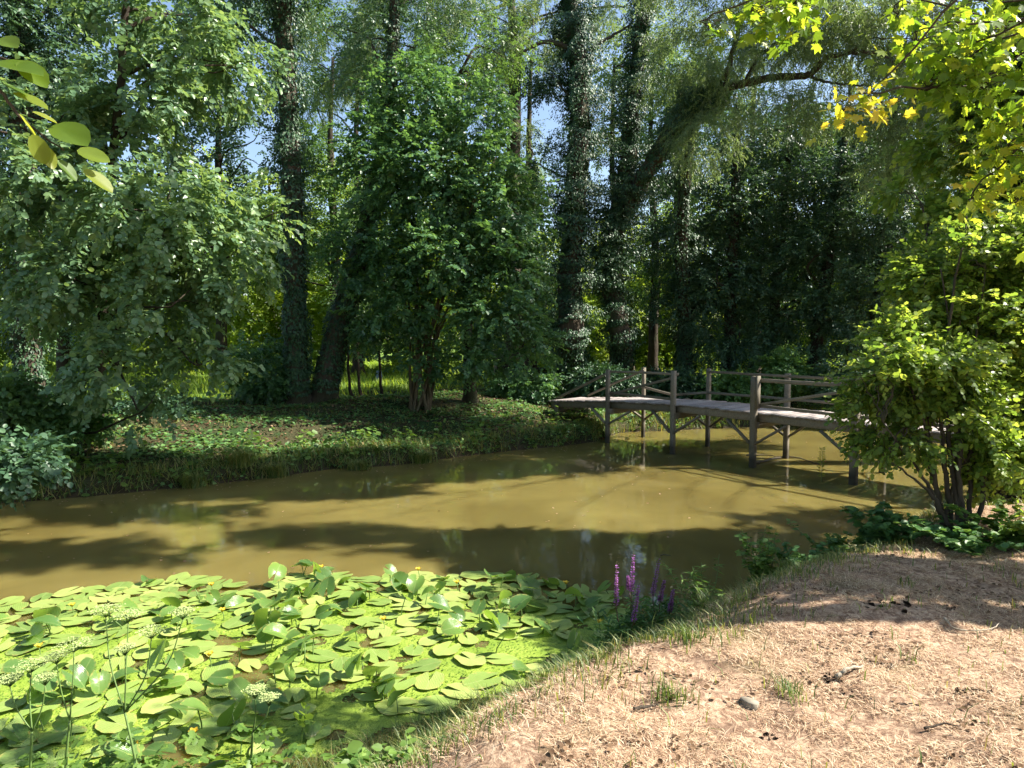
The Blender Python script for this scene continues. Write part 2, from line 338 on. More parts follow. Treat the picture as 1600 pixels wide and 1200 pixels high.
def inside(p, poly):
    r = np.zeros(len(p), bool); x, y = p[:, 0], p[:, 1]; j = len(poly) - 1
    for i in range(len(poly)):
        xi, yi = poly[i]; xj, yj = poly[j]
        c = ((yi > y) != (yj > y)) & (x < (xj - xi) * (y - yi) / (yj - yi + 1e-12) + xi); r ^= c; j = i
    return r
ss = lambda t: (lambda u: u * u * (3 - 2 * u))(np.clip(t, 0, 1))
def ground(p):
    p = np.asarray(p, float).reshape(-1, 2)
    w = inside(p, POLY); dn = seg_dist(p, NEAR); df = seg_dist(p, FAR); far = df < dn
    p3 = np.c_[p, np.zeros(len(p))]
    n = noise3(p3, 2.6, 5) * .05 + noise3(p3, .7, 6) * .018
    zn = (1.02 - .25 * ss((.4 - p[:, 0]) / 1.6)) * ss(dn / (1.75 + .35 * ss((.8 - p[:, 0]) / 1.5))) + .10 * ss(dn / 5) + n * ss(dn / .6)
    zf = .26 * ss(df / .35) + .62 * ss(df / 4.8) + n * 1.5 * ss(df / .8)
    z = np.where(far, zf, zn); z = np.where(w, -.7 * ss(np.minimum(dn, df) / 1.2) - .02, z)
    return z, w, far, dn, df
def gz(x, y): return float(ground([[x, y]])[0][0])
def graded(segs):
    o = [np.arange(a, b, s) for a, b, s in segs]; return np.concatenate(o + [[segs[-1][1]]])
gx = graded([(-160, -30, 6), (-30, -9, .7), (-9, -4, .18), (-4, 6, .075), (6, 12, .2), (12, 30, .8), (30, 160, 6)])
gy = graded([(-40, -2, 3), (-2, 1.5, .3), (1.5, 8.5, .075), (8.5, 22, .16), (22, 40, .8), (40, 220, 7)])
XX, YY = np.meshgrid(gx, gy); p2 = np.c_[XX.ravel(), YY.ravel()]
z, w, far, dn, df = ground(p2); nx = len(gx); i = (np.arange(len(gy) - 1)[:, None] * nx + np.arange(nx - 1)[None]).ravel()
mb = MB().add(np.c_[p2, z], np.stack([i, i + 1, i + nx + 1, i + nx], 1))
g = mb.build('ground', M['ground'], smooth=True); tag(g, kind='structure')
md = ss((df - 7.5) / 1.5) * far
fr = (~far) * ss((.75 + .45 * ss((.8 - p2[:, 0]) / 1.5) + .15 * noise3(np.c_[p2, p2[:, 0]], .6, 42) - dn) / .25)
for nm, val in (('fringe', fr), ('far', far.astype(float)), ('meadow', md), ('mud', np.clip(1 - np.where(w, 0, np.minimum(dn, df)) / .3, 0, 1))):
    a = g.data.attributes.new(nm, 'FLOAT', 'POINT'); a.data.foreach_set('value', val.astype(np.float32))
wx = np.linspace(-70, 70, 60); wy = np.linspace(-15, 55, 40); XX, YY = np.meshgrid(wx, wy); i = (np.arange(39)[:, None] * 60 + np.arange(59)[None]).ravel()
tag(MB().add(np.c_[XX.ravel(), YY.ravel(), np.zeros(XX.size)], np.stack([i, i + 1, i + 61, i + 60], 1)).build('water', M['water'], smooth=True), kind='structure')

# ------------------------------------------------------------------ grass and ground cover (stuff)
def blades(mb, P, L, wd, lean, seed, up=1.0, two=True):
    rg = RNG(seed); n = len(P); a = rg.uniform(0, 6.283, n); h = np.c_[np.cos(a), np.sin(a), np.zeros(n)]; s = np.c_[-np.sin(a), np.cos(a), np.zeros(n)] * (wd * .5)[:, None]
    m = P + (h * lean[:, None] * .35 + np.array([0, 0, up])) * (L * .55)[:, None]; t = P + (h * lean[:, None] + np.array([0, 0, up * .85])) * L[:, None]
    r = rg.uniform(0, 1, n)
    if two:
        V = np.stack([P - s, P + s, m + s * .8, m - s * .8, t], 1); q = np.arange(n)[:, None] * 5
        mb.add(V.reshape(-1, 3), np.vstack([q + np.array([[0, 1, 2]]), q + np.array([[0, 2, 3]]), q + np.array([[3, 2, 4]])]), np.repeat(r, 5))
    else:
        V = np.stack([P - s, P + s, t], 1); q = np.arange(n)[:, None] * 3; mb.add(V.reshape(-1, 3), q + np.array([[0, 1, 2]]), np.repeat(r, 3))
    return r
def scatter(n, x0, x1, y0, y1, seed):
    rg = RNG(seed); p = np.c_[rg.uniform(x0, x1, n), rg.uniform(y0, y1, n)]; z, w, far, dn, df = ground(p); return np.c_[p, z], w, far, dn, df, rg
# dry grass on the near bank, denser close to the lens
P, w, far, dn, df, rg = scatter(620000, -2.6, 7.5, 1.9, 8.5, 11)
vis = (~w) & (~far) & (dn > .35 + .35 * ss((1.2 - P[:, 0]) / 1.5) + .12 * noise3(P, .7, 41)) & (abs(P[:, 0]) < P[:, 1] * .8 + .3); keep = vis & (noise3(P, .45, 21) + noise3(P, .12, 22) * .6 + rg.uniform(-.6, .6, len(P)) > -.35)
P = P[keep]; n = len(P); mb = MB()
tall = ss((noise3(P, .9, 8) + .1)) * ss((1.9 - dn[keep]) / 1.0); L = rg.uniform(.012, .034, n) + tall * rg.uniform(.01, .09, n)
blades(mb, P, L, rg.uniform(.0015, .0038, n), rg.uniform(.8, 3.0, n) * (1 - .6 * tall), 12, .55)
tag(mb.build('dry_grass', M['grass_dry']), 'short straw coloured dry grass on the sunlit near bank', 'grass', kind='stuff')
# green grass at the water's edge and in scattered tufts
P, w, far, dn, df, rg = scatter(280000, -4, 7.5, 1.9, 9.5, 13)
pr = np.exp(-((dn - .45) / .5) ** 2) * .95 + (noise3(P, .45, 31) > 1.2) * .35 * (noise3(P, .1, 32) > 0) + .012 + .95 * ss((-P[:, 0] + .3) / .6) * ss((1.35 - dn) / .5); pr = pr + .55 * (noise3(P, .6, 33) > -.3) * ss((2.0 - dn) / .6); keep = (~w) & (~far) & (rg.uniform(0, 1, len(P)) < pr)
P = P[keep]; n = len(P); e = np.exp(-((dn[keep] - .3) / .5) ** 2); mb = MB(); blades(mb, P, rg.uniform(.04, .10, n) + e * rg.uniform(.0, .13, n), rg.uniform(.003, .008, n), rg.uniform(.1, 1.3, n), 14)
tag(mb.build('green_grass', M['grass_green']), 'green grass fringing the near water edge', 'grass', kind='stuff')
# far bank
P, w, far, dn, df, rg = scatter(330000, -16, 17, 8.5, 27, 15)
keep = (~w) & far & (df < 7.5) & (rg.uniform(0, 1, len(P)) < np.exp(-((df - .15) / .6) ** 2) * (.35 + .8 * (noise3(P, .8, 91) > -.2)) + .25 * (noise3(P, 1.6, 9) > -.1)); P = P[keep]; n = len(P); e = np.exp(-(df[keep] / .7) ** 2)
mb = MB(); blades(mb, P, rg.uniform(.07, .15, n) + e * rg.uniform(-.02, .30, n), rg.uniform(.012, .022, n), rg.uniform(.1, 1.2, n), 16, two=False)
tag(mb.build('bank_grass', M['grass_green']), 'shaded grass hanging over the edge of the far bank', 'grass', kind='stuff')
P, w, far, dn, df, rg = scatter(210000, -16, 17, 8.5, 27, 17)
keep = (~w) & far & (df < 8) & (df > .05) & (noise3(P, 1.9, 19) + rg.uniform(-.8, .8, len(P)) > -.1); P = P[keep]; n = len(P); mb = MB()
hump = .06 + .42 * ss(noise3(P, 1.1, 29) * .9) * np.exp(-((df[keep] - .6) / 1.1) ** 2); P = P + np.c_[np.zeros((n, 2)), rg.uniform(0.01, 1, n) * hump]
put_leaves(mb, P, np.c_[rg.normal(size=(n, 2)), rg.uniform(-.4, .2, n)], np.c_[rg.normal(size=(n, 2)) * .45, np.ones(n)], rg.uniform(.05, .14, n), KITE, rg.uniform(0, 1, n))
tag(mb.build('ground_cover', M['herb']), 'low ivy and herb leaves carpeting the shaded far bank', 'ground cover', kind='stuff')
P, w, far, dn, df, rg = scatter(60000, -14, 12, 9, 22, 23); keep = (~w) & far & (df < 1.5) & (noise3(P, .7, 24) + rg.uniform(-.3, .3, len(P)) > .25); P = P[keep]; n = len(P)
P = P + np.c_[rg.normal(size=(n, 2)) * .03, rg.uniform(0, 1, n) ** .7 * (.30 * ss(noise3(P, .9, 25) + .6) + .08)]; mb = MB()
put_leaves(mb, P, np.c_[rg.normal(size=(n, 2)), rg.uniform(-.6, .2, n)], np.c_[rg.normal(size=(n, 2)) * .5, np.ones(n)], rg.uniform(.06, .15, n), LOBED, rg.uniform(0, 1, n))
tag(mb.build('bank_herbs', M['herb_lit']), 'fresh green herbs crowding the edge of the far bank', 'herbs', kind='stuff')
P, w, far, dn, df, rg = scatter(90000, -34, 30, 20, 46, 18); keep = far & (df > 6.5) & (~w); P = P[keep]; n = len(P)
mb = MB(); blades(mb, P, rg.uniform(.15, .4, n), rg.uniform(.03, .06, n), rg.uniform(.1, .9, n), 19, two=False)
tag(mb.build('meadow_grass', M['leaf_far']), 'bright sunlit meadow grass behind the shaded trees', 'grass', kind='stuff')
P, w, far, dn, df, rg = scatter(26000, -2, 7.5, 2, 8.5, 20); keep = (~w) & (~far) & (dn > .5) & (noise3(P, .8, 3) > .2); P = P[keep] + np.array([0, 0, .012]); n = len(P); mb = MB()
put_leaves(mb, P, rg.normal(size=(n, 3)) * np.array([1, 1, .15]), np.c_[rg.normal(size=(n, 2)) * .4, np.ones(n)], rg.uniform(.006, .032, n), OVAL, rg.uniform(0, .8, n))
M['litter'] = leaf_mat('dead_leaf', [(.06, .035, .02), (.14, .08, .04), (.3, .2, .12)], .7, .1, .2, 1, 1)
tag(mb.build('leaf_litter', M['litter']), 'small brown dead leaves and crumbs of soil in the dry grass', 'leaf litter', kind='stuff')

P, w, far, dn, df, rg = scatter(34000, -14, 10, 9, 24, 26); keep = far & (~w) & (df > .5) & (df < 7); P = P[keep] + np.array([0, 0, .02]); n = len(P); mb = MB()
put_leaves(mb, P, rg.normal(size=(n, 3)) * np.array([1, 1, .2]), np.c_[rg.normal(size=(n, 2)) * .5, np.ones(n)], rg.uniform(.03, .08, n), OVAL, rg.uniform(0, .9, n))
tag(mb.build('fallen_leaves', M['litter']), 'brown fallen leaves strewn under the trees on the far bank', 'leaf litter', kind='stuff')

# ------------------------------------------------------------------ footbridge
A = G(949, 692); D4 = G(1333, 757); U = (D4 - A) / 3; V = ((G(1222, 716) - (A + 2 * U)) + (G(1385, 739) - D4)) / 2
dz = lambda t: float(np.interp(t, [-1.15, 0, 1, 2, 3, 4, 5.2], [.90, 1.07, 1.15, 1.14, 1.12, 1.10, 1.04]))
def B(t, s, z): q = A + t * U + s * V; return np.array([q[0], q[1], z])
un = nrm(U); vn = nrm(V); br = thing('footbridge', 'weathered wooden footbridge with post and rail sides crossing the stream', 'footbridge', A)
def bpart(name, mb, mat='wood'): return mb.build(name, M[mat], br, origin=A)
mb = MB(); rg = RNG(40); t = -1.12; step = .135 / np.linalg.norm(U); k = 0
while t < 5.1:
    e0 = .035 + rg.uniform(-.03, .02); e1 = .965 + rg.uniform(-.02, .03); zz = rg.normal() * .005
    beam(mb, B(t, e0, dz(t) - .015 + zz), B(t, e1, dz(t) - .015 + rg.normal() * .004), rg.uniform(.108, .12), .03, seed=k + 300, wob=.0015); t += step; k += 1
bpart('deck', mb, 'deck')
for s in (.10, .90):
    mb = MB()
    for t0, t1 in ((-1.1, 0), (0, 1), (1, 2), (2, 3), (3, 4), (4, 5.0)): beam(mb, B(t0, s, dz(t0) - .115), B(t1, s, dz(t1) - .115), .09, .16, seed=int(t0 * 7 + 50))
    bpart('stringer', mb)
for t in (-1.0, 0, 1, 2, 3, 4):
    bpart('crossbeam', beam(MB(), B(t, -.02 if t >= 0 else .05, dz(t) - .27), B(t, 1.02 if t >= 0 else .95, dz(t) - .27), .11, .15, seed=int(t * 3 + 77)))
for s in (0, 1):
    for t in (0, 1, 2, 3, 4):
        top = {0: 1.86, 1: 1.91, 2: 1.88, 3: 1.88, 4: 1.84}[t]; wd = {0: .10, 1: .105, 2: .12, 3: .125, 4: .12}[t] * (1 if s == 0 else .88)
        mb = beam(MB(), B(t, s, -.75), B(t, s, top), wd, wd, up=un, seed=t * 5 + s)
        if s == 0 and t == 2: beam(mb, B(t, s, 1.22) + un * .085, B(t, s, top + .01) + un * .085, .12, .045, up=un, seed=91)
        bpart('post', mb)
        for sg in (-1, 1):
            o = vn * (.03 if s == 0 else -.03) * (-1)
            bpart('brace', beam(MB(), B(t + sg * .03, s, .50) + o, B(t + sg * .33, s + (.06 if s == 0 else -.06), dz(t) - .22), .045, .075, up=vn, seed=t * 11 + s * 3 + sg))
bpart('post', beam(MB(), B(-.98, .06, .3), B(-.98, .06, .87), .12, .12, up=un, seed=3)); bpart('post', beam(MB(), B(-.98, .94, .3), B(-.98, .94, .87), .12, .12, up=un, seed=4))
off = lambda s: -vn * .068 if s == 0 else vn * .06
def rail(t0, z0, t1, z1, s, name='rail', h=.058): bpart(name, beam(MB(), B(t0, s, z0) - off(s), B(t1, s, z1) - off(s), .032, h, seed=int(t0 * 9 + z0 * 31 + s * 5), wob=.004))
rail(-.04, 1.81, 1.04, 1.83, 0); rail(0, 1.27, 1, 1.25, 0); rail(.02, 1.23, 1, 1.76, 0, 'diagonal_rail')
rail(2.0, 1.80, 3.02, 1.80, 0, h=.075); rail(3.02, 1.80, 4.2, 1.76, 0, h=.075); rail(2.04, 1.30, 3.02, 1.74, 0, 'diagonal_rail'); rail(2.02, 1.27, 4.1, 1.20, 0)
rail(1, 1.84, 2.03, 1.82, 1); rail(2.0, 1.82, 3.02, 1.82, 1); rail(3, 1.82, 4.2, 1.78, 1); rail(1, 1.33, 3.02, 1.31, 1); rail(3.0, 1.31, 4.2, 1.27, 1)
rail(0, 1.35, .5, 1.20, 1); rail(.5, 1.20, 1, 1.33, 1)
rail(-1.0, .97, .02, 1.80, 0, 'handrail'); rail(-1.0, .97, .02, 1.80, 1, 'handrail')

# ------------------------------------------------------------------ trees
def make_tree(name, label, cat, base, trunk_px, radii, clumps=(), n=0, leaf=.1, tpl=KITE, mat='leaf_maple', bark='bark', limbs=(), ivy_n=0, ivy_bulk=None,
              ivy_t0=0., seed=1, group=None, br_n=1, br_r=.05, sides=12, ivy_limbs=0, high=(), **kw):
    b = np.array(base, float); root = thing(name, label, cat, b, group)
    pts = [b - np.array([0, 0, .15])] + [W(*q) for q in trunk_px]; P, R = smooth_path(pts, radii, 9, .008, seed)
    fl = np.clip(1 - np.arange(len(P)) / 7, 0, 1) ** 2 * .7; P2 = P.copy()
    mb = MB(); tube(mb, P2, R * (1 + fl), sides, .05, seed, flute=.07)
    if clumps: branchlets(mb, clumps, P[len(P) // 3:], br_n, br_r, seed + 3)
    mb.build('trunk', M[bark], root, origin=b, smooth=True); iv = MB()
    if ivy_n: ivy(iv, P, R, ivy_n, .085, seed + 5, ivy_bulk, t0=ivy_t0)
    for li, (lp, lr) in enumerate(limbs):
        LP, LR = smooth_path([W(*q) for q in lp], lr, 8, .01, seed + li); l = MB(); tube(l, LP, LR, 7, .04, seed + li)
        l.build('limb', M[bark], root, origin=b, smooth=True)
        if ivy_limbs: ivy(iv, LP, LR, ivy_limbs, .085, seed + 50 + li, [.75, .7, .5])
    for q, m_ in high:
        hc = crown(q, m_, .2, KITE, seed + 77, k=7, twig=.6, hole=-.2, hs=1.6); tb = MB(); branchlets(tb, q, P[-6:], 2, .06, seed + 78); tb.build('limb', M[bark], root, origin=b); hc.build('high_crown', M['leaf_maple'], root, origin=b)
    if iv.n: iv.build('ivy', M['leaf_ivy'], root, origin=b)
    if n: crown(clumps, n, leaf, tpl, seed + 20, **kw).build('crown', M[mat], root, origin=b)
    return root
def gb(px, py, z=.85):
    q = G(px, py, z); return np.array([q[0], q[1], gz(q[0], q[1])])

# unseen leaf clumps added to shade the water, placed by their shadow: (x, y on the water, height, radii, sprays)
SHADE_CLUMPS = [(-4.8, 12.4, 13, 2.2, .5, 480), (-7.6, 11.4, 13.5, 2.4, .5, 460), (-2.0, 13.2, 12.5, 1.8, .4, 400), (.6, 14.0, 12, 1.5, .35, 300), (-5.5, 8.4, 12, 1.5, .4, 160), (-2.6, 9.2, 12.5, 1.8, .35, 200), (-6, 10.4, 13, 2.2, .5, 260), (.4, 8.7, 12, 1.8, .45, 260), (2.8, 8.8, 11.5, 1.7, .6, 360), (4.8, 9.9, 11, 1.4, .5, 200), (-3.8, 11.9, 13.5, 2.2, .6, 420), (-.8, 14.3, 12.5, 2.6, 1.0, 900),
          (2.8, 15.3, 11.5, 2.4, .9, 900), (-6.5, 12.4, 14, 2.6, 1.0, 700), (-9.5, 10.7, 14, 2.2, 1.1, 500), (-3.4, 13.4, 13, 2.0, .8, 600), (2.6, 7.9, 10.5, 1.0, .4, 120), (4.6, 16.9, 11, 2, .9, 500), (1.0, 16.6, 12, 2, .8, 500)]
# left bank
make_tree('ivy_tree', 'straight tall ivy clad trunk with bare bark at its foot, left of the leaning trunk', 'tree', gb(467, 632),
          [(465, 590, 18.3), (461, 480, 18.2), (457, 300, 18), (449, 150, 18), (440, 0, 18), (432, -160, 18)], [.33, .29, .25, .24, .22, .2, .16],
          [(400, -60, 17.5, 130, 70, 1.6), (520, -90, 19, 90, 50, 1.4), (330, 60, 18.5, 70, 60, 1.2)], 14000, .11, KITE, 'leaf_dark', ivy_n=22000, ivy_bulk=[.0, .06, .15, .2, .4, .7, .8, .8], ivy_t0=.12, seed=100, hole=.1)
make_tree('ivy_tree', 'leaning ivy clad trunk just right of the straight ivy trunk', 'tree', gb(502, 630),
          [(512, 585, 18.6), (532, 500, 18.8), (552, 430, 19), (575, 340, 19.2), (600, 230, 19.5), (612, 100, 20), (618, -60, 20)], [.38, .33, .28, .25, .23, .2, .17, .12],
          [(610, 60, 20.5, 100, 110, 1.8), (680, -30, 21, 120, 80, 1.8)], 9000, .1, KITE, 'leaf_dark', ivy_n=12000, ivy_bulk=[.0, .05, .2, .25, .3, .35, .3], ivy_t0=.1, seed=110, hole=0)
make_tree('overhanging_tree', 'broad pale leaved tree whose sprays droop low over the left end of the water', 'tree', gb(150, 662),
          [(152, 620, 14.5), (160, 520, 14.2), (163, 400, 14), (175, 260, 13.8), (190, 100, 13.6), (200, -60, 13.5)], [.15, .12, .10, .09, .08, .07, .05],
          [(110, 300, 13, 120, 100, 1.4), (250, 330, 12.6, 110, 95, 1.3), (330, 390, 13, 100, 80, 1.2), (130, 440, 13, 120, 80, 1.3), (270, 470, 12.6, 90, 80, 1.1), (180, 570, 12.4, 80, 70, .9), (215, 640, 12.2, 45, 45, .6), (60, 420, 13.5, 80, 90, 1),
           (310, 560, 12.6, 60, 50, .8), (200, 160, 13.5, 120, 80, 1.4), (330, 100, 14, 110, 60, 1.2), (240, 20, 14, 130, 50, 1.3), (80, 180, 13.4, 70, 60, 1), (400, 330, 14, 60, 50, .9)],
          52000, .125, OVAL, 'leaf_left', 'bark_dark', seed=120, k=10, twig=.45, droop=.5, hole=.38, hs=1.0, br_n=2, br_r=.04)
make_tree('ivy_tree', 'dark ivy wrapped trunk at the far left edge of the photo', 'tree', gb(48, 655),
          [(48, 600, 15.5), (38, 480, 15.6), (40, 330, 15.8), (35, 160, 16), (30, -60, 16)], [.33, .28, .26, .25, .22, .18],
          [(20, 60, 15.6, 110, 110, 1.6), (100, -20, 16, 90, 60, 1.4), (-60, 200, 15.5, 80, 140, 1.5)], 24000, .11, KITE, 'leaf_dark', ivy_n=12000, ivy_bulk=[.1, .25, .3, .35, .4], seed=130, hole=-.3)
for k, (px, py, cx, cy, rx, rz, nn, lab) in enumerate([(20, 700, 0, 640, 70, 50, 7000, 'leafy dark bush on the bank at the far left edge above the water'), (110, 690, 95, 660, 60, 34, 4500, 'low shrub beneath the drooping sprays beside the thin left trunk'),
                                                (400, 640, 405, 575, 52, 52, 7000, 'rounded maple sapling with dense leaves left of the straight ivy trunk'), (235, 655, 250, 640, 60, 24, 3500, 'low dark bush under the drooping tree right of the thin trunk'),
                                                (-40, 760, -10, 715, 70, 34, 4000, 'bright green sprig leaning in from the left edge low over the bank')]):
    b = gb(px, py, .7); make_tree('shrub', lab, 'shrub', b, [(px, py - 25, b[1]), (cx, cy, b[1])], [.03, .025, .012], [(cx, cy, b[1] - .2, rx, rz, .7), (cx + rx * .4, cy + rz * .4, b[1] - .4, rx * .6, rz * .5, .5)], nn, .10, OVAL,
                                ['leaf_maple', 'herb', 'leaf_hazel', 'leaf_dark', 'leaf_dark'][k], seed=140 + k * 7, br_n=3, br_r=.012, group='low shrubs on the far bank')
# hazel: many stems from one stool
b = gb(655, 634, .85); root = thing('hazel', 'big many stemmed hazel with fresh green leaves in the middle of the far bank', 'shrub', b); rg = RNG(150)
for j in range(17):
    a = rg.uniform(0, 6.28); s = b + np.array([math.cos(a) * .28, math.sin(a) * .25, -.1]); fx = rg.uniform(-1, 1)
    e = W(665 + fx * 140, 330 + rg.uniform(-120, 110), b[1] + rg.uniform(-.9, .9)); mpt = W(655 + fx * 32, 520, b[1] + rg.uniform(-.3, .3))
    pp, rr = smooth_path([s, (s + mpt) / 2 + rg.normal(size=3) * .04, mpt, (mpt + e) / 2 + np.array([fx * -.2, 0, .2]), e], [.045, .04, .034, .026, .01], 6, .006, j)
    tube(MB(), pp, rr, 6, .04, j).build('stem', M['bark_pale'], root, origin=b, smooth=True)
HZ = [(660, 560, 18.2, 60, 34, .9), (590, 520, 18.4, 40, 30, .7), (600, 260, 18.6, 75, 90, 1.5), (700, 280, 18.2, 110, 90, 1.7), (780, 330, 18, 80, 80, 1.4), (650, 160, 19, 80, 80, 1.3), (590, 400, 18.3, 80, 60, 1.4), (700, 400, 17.6, 110, 60, 1.5), (800, 430, 17.6, 70, 60, 1.2), (760, 490, 17.4, 90, 45, 1.2),
      (620, 480, 17.8, 80, 40, 1.2), (830, 540, 17.6, 40, 40, .8), (740, 560, 17.6, 50, 30, .8), (745, 190, 18.6, 60, 60, 1.1)]
crown(HZ, 62000, .115, OVAL, 151, k=9, twig=.4, droop=.22, hole=.15, hs=1.1).build('crown', M['leaf_hazel'], root, origin=b)
make_tree('slim_tree', 'dark slim trunk standing just right of the many stemmed hazel', 'tree', gb(735, 626), [(733, 570, 19.2), (728, 450, 19.3), (722, 300, 19.5), (715, 120, 20)], [.17, .15, .13, .1, .06],
          [(700, 120, 20.5, 80, 60, 1.4), (770, 80, 20.5, 70, 60, 1.3)], 6000, .1, KITE, 'leaf_maple', 'bark_dark', seed=160)
for k, (x, yb, x2, lab) in enumerate([(551, 623, 545, 'first thin sapling right of the leaning ivy trunk'), (565, 619, 560, 'shortest of the three thin saplings in front of the clearing'), (598, 621, 594, 'thin dark sapling standing in front of the pale blue cloth')]):
    b = gb(x, yb); make_tree('sapling', lab, 'sapling', b, [(x2, 585, b[1]), (x2 - 1, 500, b[1]), (x2 + 6, 420, b[1])], [.05, .04, .032, .02], [(x2, 470, b[1], 40, 50, .8), (x2 + 10, 520, b[1], 30, 25, .5)], 2200, .09, KITE, 'leaf_maple', 'bark_dark', seed=170 + k, group='thin saplings in front of the clearing', sides=7, br_r=.012)

# centre: two ivy giants with sky between them
make_tree('ivy_tree', 'huge upright ivy smothered tree left of the footbridge, its crown out of the picture', 'tree', gb(893, 592, .9),
          [(893, 540, 22.5), (890, 440, 22.6), (898, 320, 22.6), (906, 200, 22.6), (902, 90, 22.8), (890, 0, 23), (880, -90, 23)], [.5, .42, .36, .33, .3, .26, .22, .15],
          [(880, 330, 22.4, 34, 60, .8), (850, 130, 23, 40, 40, .8), (845, 250, 23, 34, 40, .8)], 9000, .1, KITE, 'leaf_ivy', ivy_n=56000, ivy_bulk=[.05, .6, .95, 1.1, .85, .7, .65, .6], ivy_t0=.07, seed=180, 
          limbs=[([(905, 80, 22.8), (880, 72, 22.8), (850, 65, 22.6), (820, 80, 22.5), (795, 95, 22.5)], [.09, .08, .07, .05, .03]), ([(908, 85, 22.8), (950, 60, 23), (985, 38, 23.2)], [.06, .05, .03])])
make_tree('ivy_tree', 'leaning forked ivy tree behind the bridge whose long limb reaches right', 'tree', gb(975, 580, .9),
          [(972, 540, 23.8), (958, 450, 23.6), (962, 360, 23.4), (980, 270, 23.2), (988, 170, 23.2), (1000, 60, 23.2), (1008, -60, 23.2)], [.42, .36, .33, .32, .28, .24, .2, .15],
          [(940, 400, 22.6, 38, 50, .8), (960, 330, 22.8, 45, 40, .8)], 8000, .1, KITE, 'leaf_ivy', ivy_n=42000, ivy_bulk=[.02, .4, .9, .95, .65, .55, .5], ivy_t0=.12, seed=190, ivy_limbs=9000,
          limbs=[([(966, 345, 23.4), (1015, 262, 22.5), (1050, 200, 21.6), (1078, 160, 21)], [.3, .27, .25, .22]), ([(1078, 160, 21), (1100, 150, 20.6), (1130, 138, 20.2)], [.15, .13, .11])])
lb = W(1078, 160, 21)
root = thing('willow', 'willow with fine hanging leaves on long bare limbs above the bridge at upper right', 'tree', W(1068, 590, 24.5) * np.array([1, 1, 0]) + np.array([0, 0, .8]))
b = np.array(root.location); P, R = smooth_path([b, W(1070, 500, 24.3), W(1066, 350, 23), W(1085, 180, 21.4), W(1130, 138, 20.2)], [.3, .24, .2, .17, .12], 8, .01, 3)
tube(MB(), P, R, 9, .04, 4).build('trunk', M['bark_dark'], root, origin=b, smooth=True); iv = MB(); ivy(iv, P, R, 16000, .085, 205, [.1, .5, .7, .6, .4]); iv.build('ivy', M['leaf_ivy'], root, origin=b)
for j, (lp, lr) in enumerate([([(1130, 138, 20.2), (1200, 122, 19), (1262, 118, 18), (1290, 92, 17.4), (1330, 83, 16.8), (1375, 84, 16.3), (1400, 100, 16)], [.12, .1, .085, .06, .045, .03, .012]), ([(1165, 130, 19.4), (1185, 90, 19), (1230, 60, 18.5), (1290, 45, 18)], [.07, .05, .035, .012]),
                      ([(1262, 118, 18), (1300, 130, 17.5), (1370, 137, 17), (1440, 160, 16.6)], [.04, .03, .02, .008]), ([(1130, 138, 20.2), (1150, 60, 20), (1180, -30, 20)], [.08, .06, .04]), ([(1330, 83, 16.8), (1360, 60, 16.6), (1450, 62, 16.2)], [.03, .02, .008])]):
    LP, LR = smooth_path([W(*q) for q in lp], lr, 8, .012, j); tube(MB(), LP, LR, 7, .05, j).build('limb', M['bark'], root, origin=b, smooth=True)
WC = [(1430, 220, 16.6, 70, 50, 1), (1470, 130, 16.8, 60, 50, 1), (1390, 260, 17, 50, 30, .8), (1150, 60, 19.5, 110, 80, 1.5), (1280, 60, 18, 120, 70, 1.6), (1400, 60, 17, 110, 70, 1.4), (1100, 200, 20, 60, 60, 1), (1250, 170, 18, 110, 35, 1.2), (1060, 90, 21, 60, 90, 1), (1400, 150, 16.6, 80, 50, 1), (1200, -60, 19, 260, 60, 2), (1480, 60, 17, 50, 80, 1), (1340, 10, 17, 130, 60, 1.5)]
crown(WC, 115000, .13, WILLOW, 200, k=14, twig=.5, droop=.7, hole=-.1, hs=1.3, flop=.7, spread=.5).build('crown', M['leaf_willow'], root, origin=b)
W2 = [(560, 60, 25, 90, 90, 2), (680, 40, 25, 110, 90, 2.2), (790, 60, 25, 90, 80, 1.8), (860, 30, 25.5, 70, 60, 1.5), (760, 160, 25, 50, 50, 1.2), (500, 120, 26, 45, 80, 1.4), (640, -60, 25, 200, 60, 2), (960, 10, 26, 60, 40, 1.2), (820, 240, 26, 30, 60, 1)]
make_tree('willow', 'tall pale feathery willow rising behind the hazel at top centre', 'tree', W(800, 590, 26) * np.array([1, 1, 0]) + np.array([0, 0, .85]), [(805, 500, 26), (800, 330, 26), (805, 150, 26), (800, 20, 26), (790, -120, 26)], [.4, .34, .28, .22, .15, .1], W2, 75000, .16, WILLOW, 'leaf_willow', 'bark', seed=210, k=14, twig=.5, droop=.6, hole=.0, hs=1.8, flop=.7, spread=.5, br_n=2, br_r=.06,
          limbs=[([(665, 180, 24.6), (668, 120, 24.6), (668, 40, 24.8), (672, -40, 25)], [.09, .08, .06, .04])])
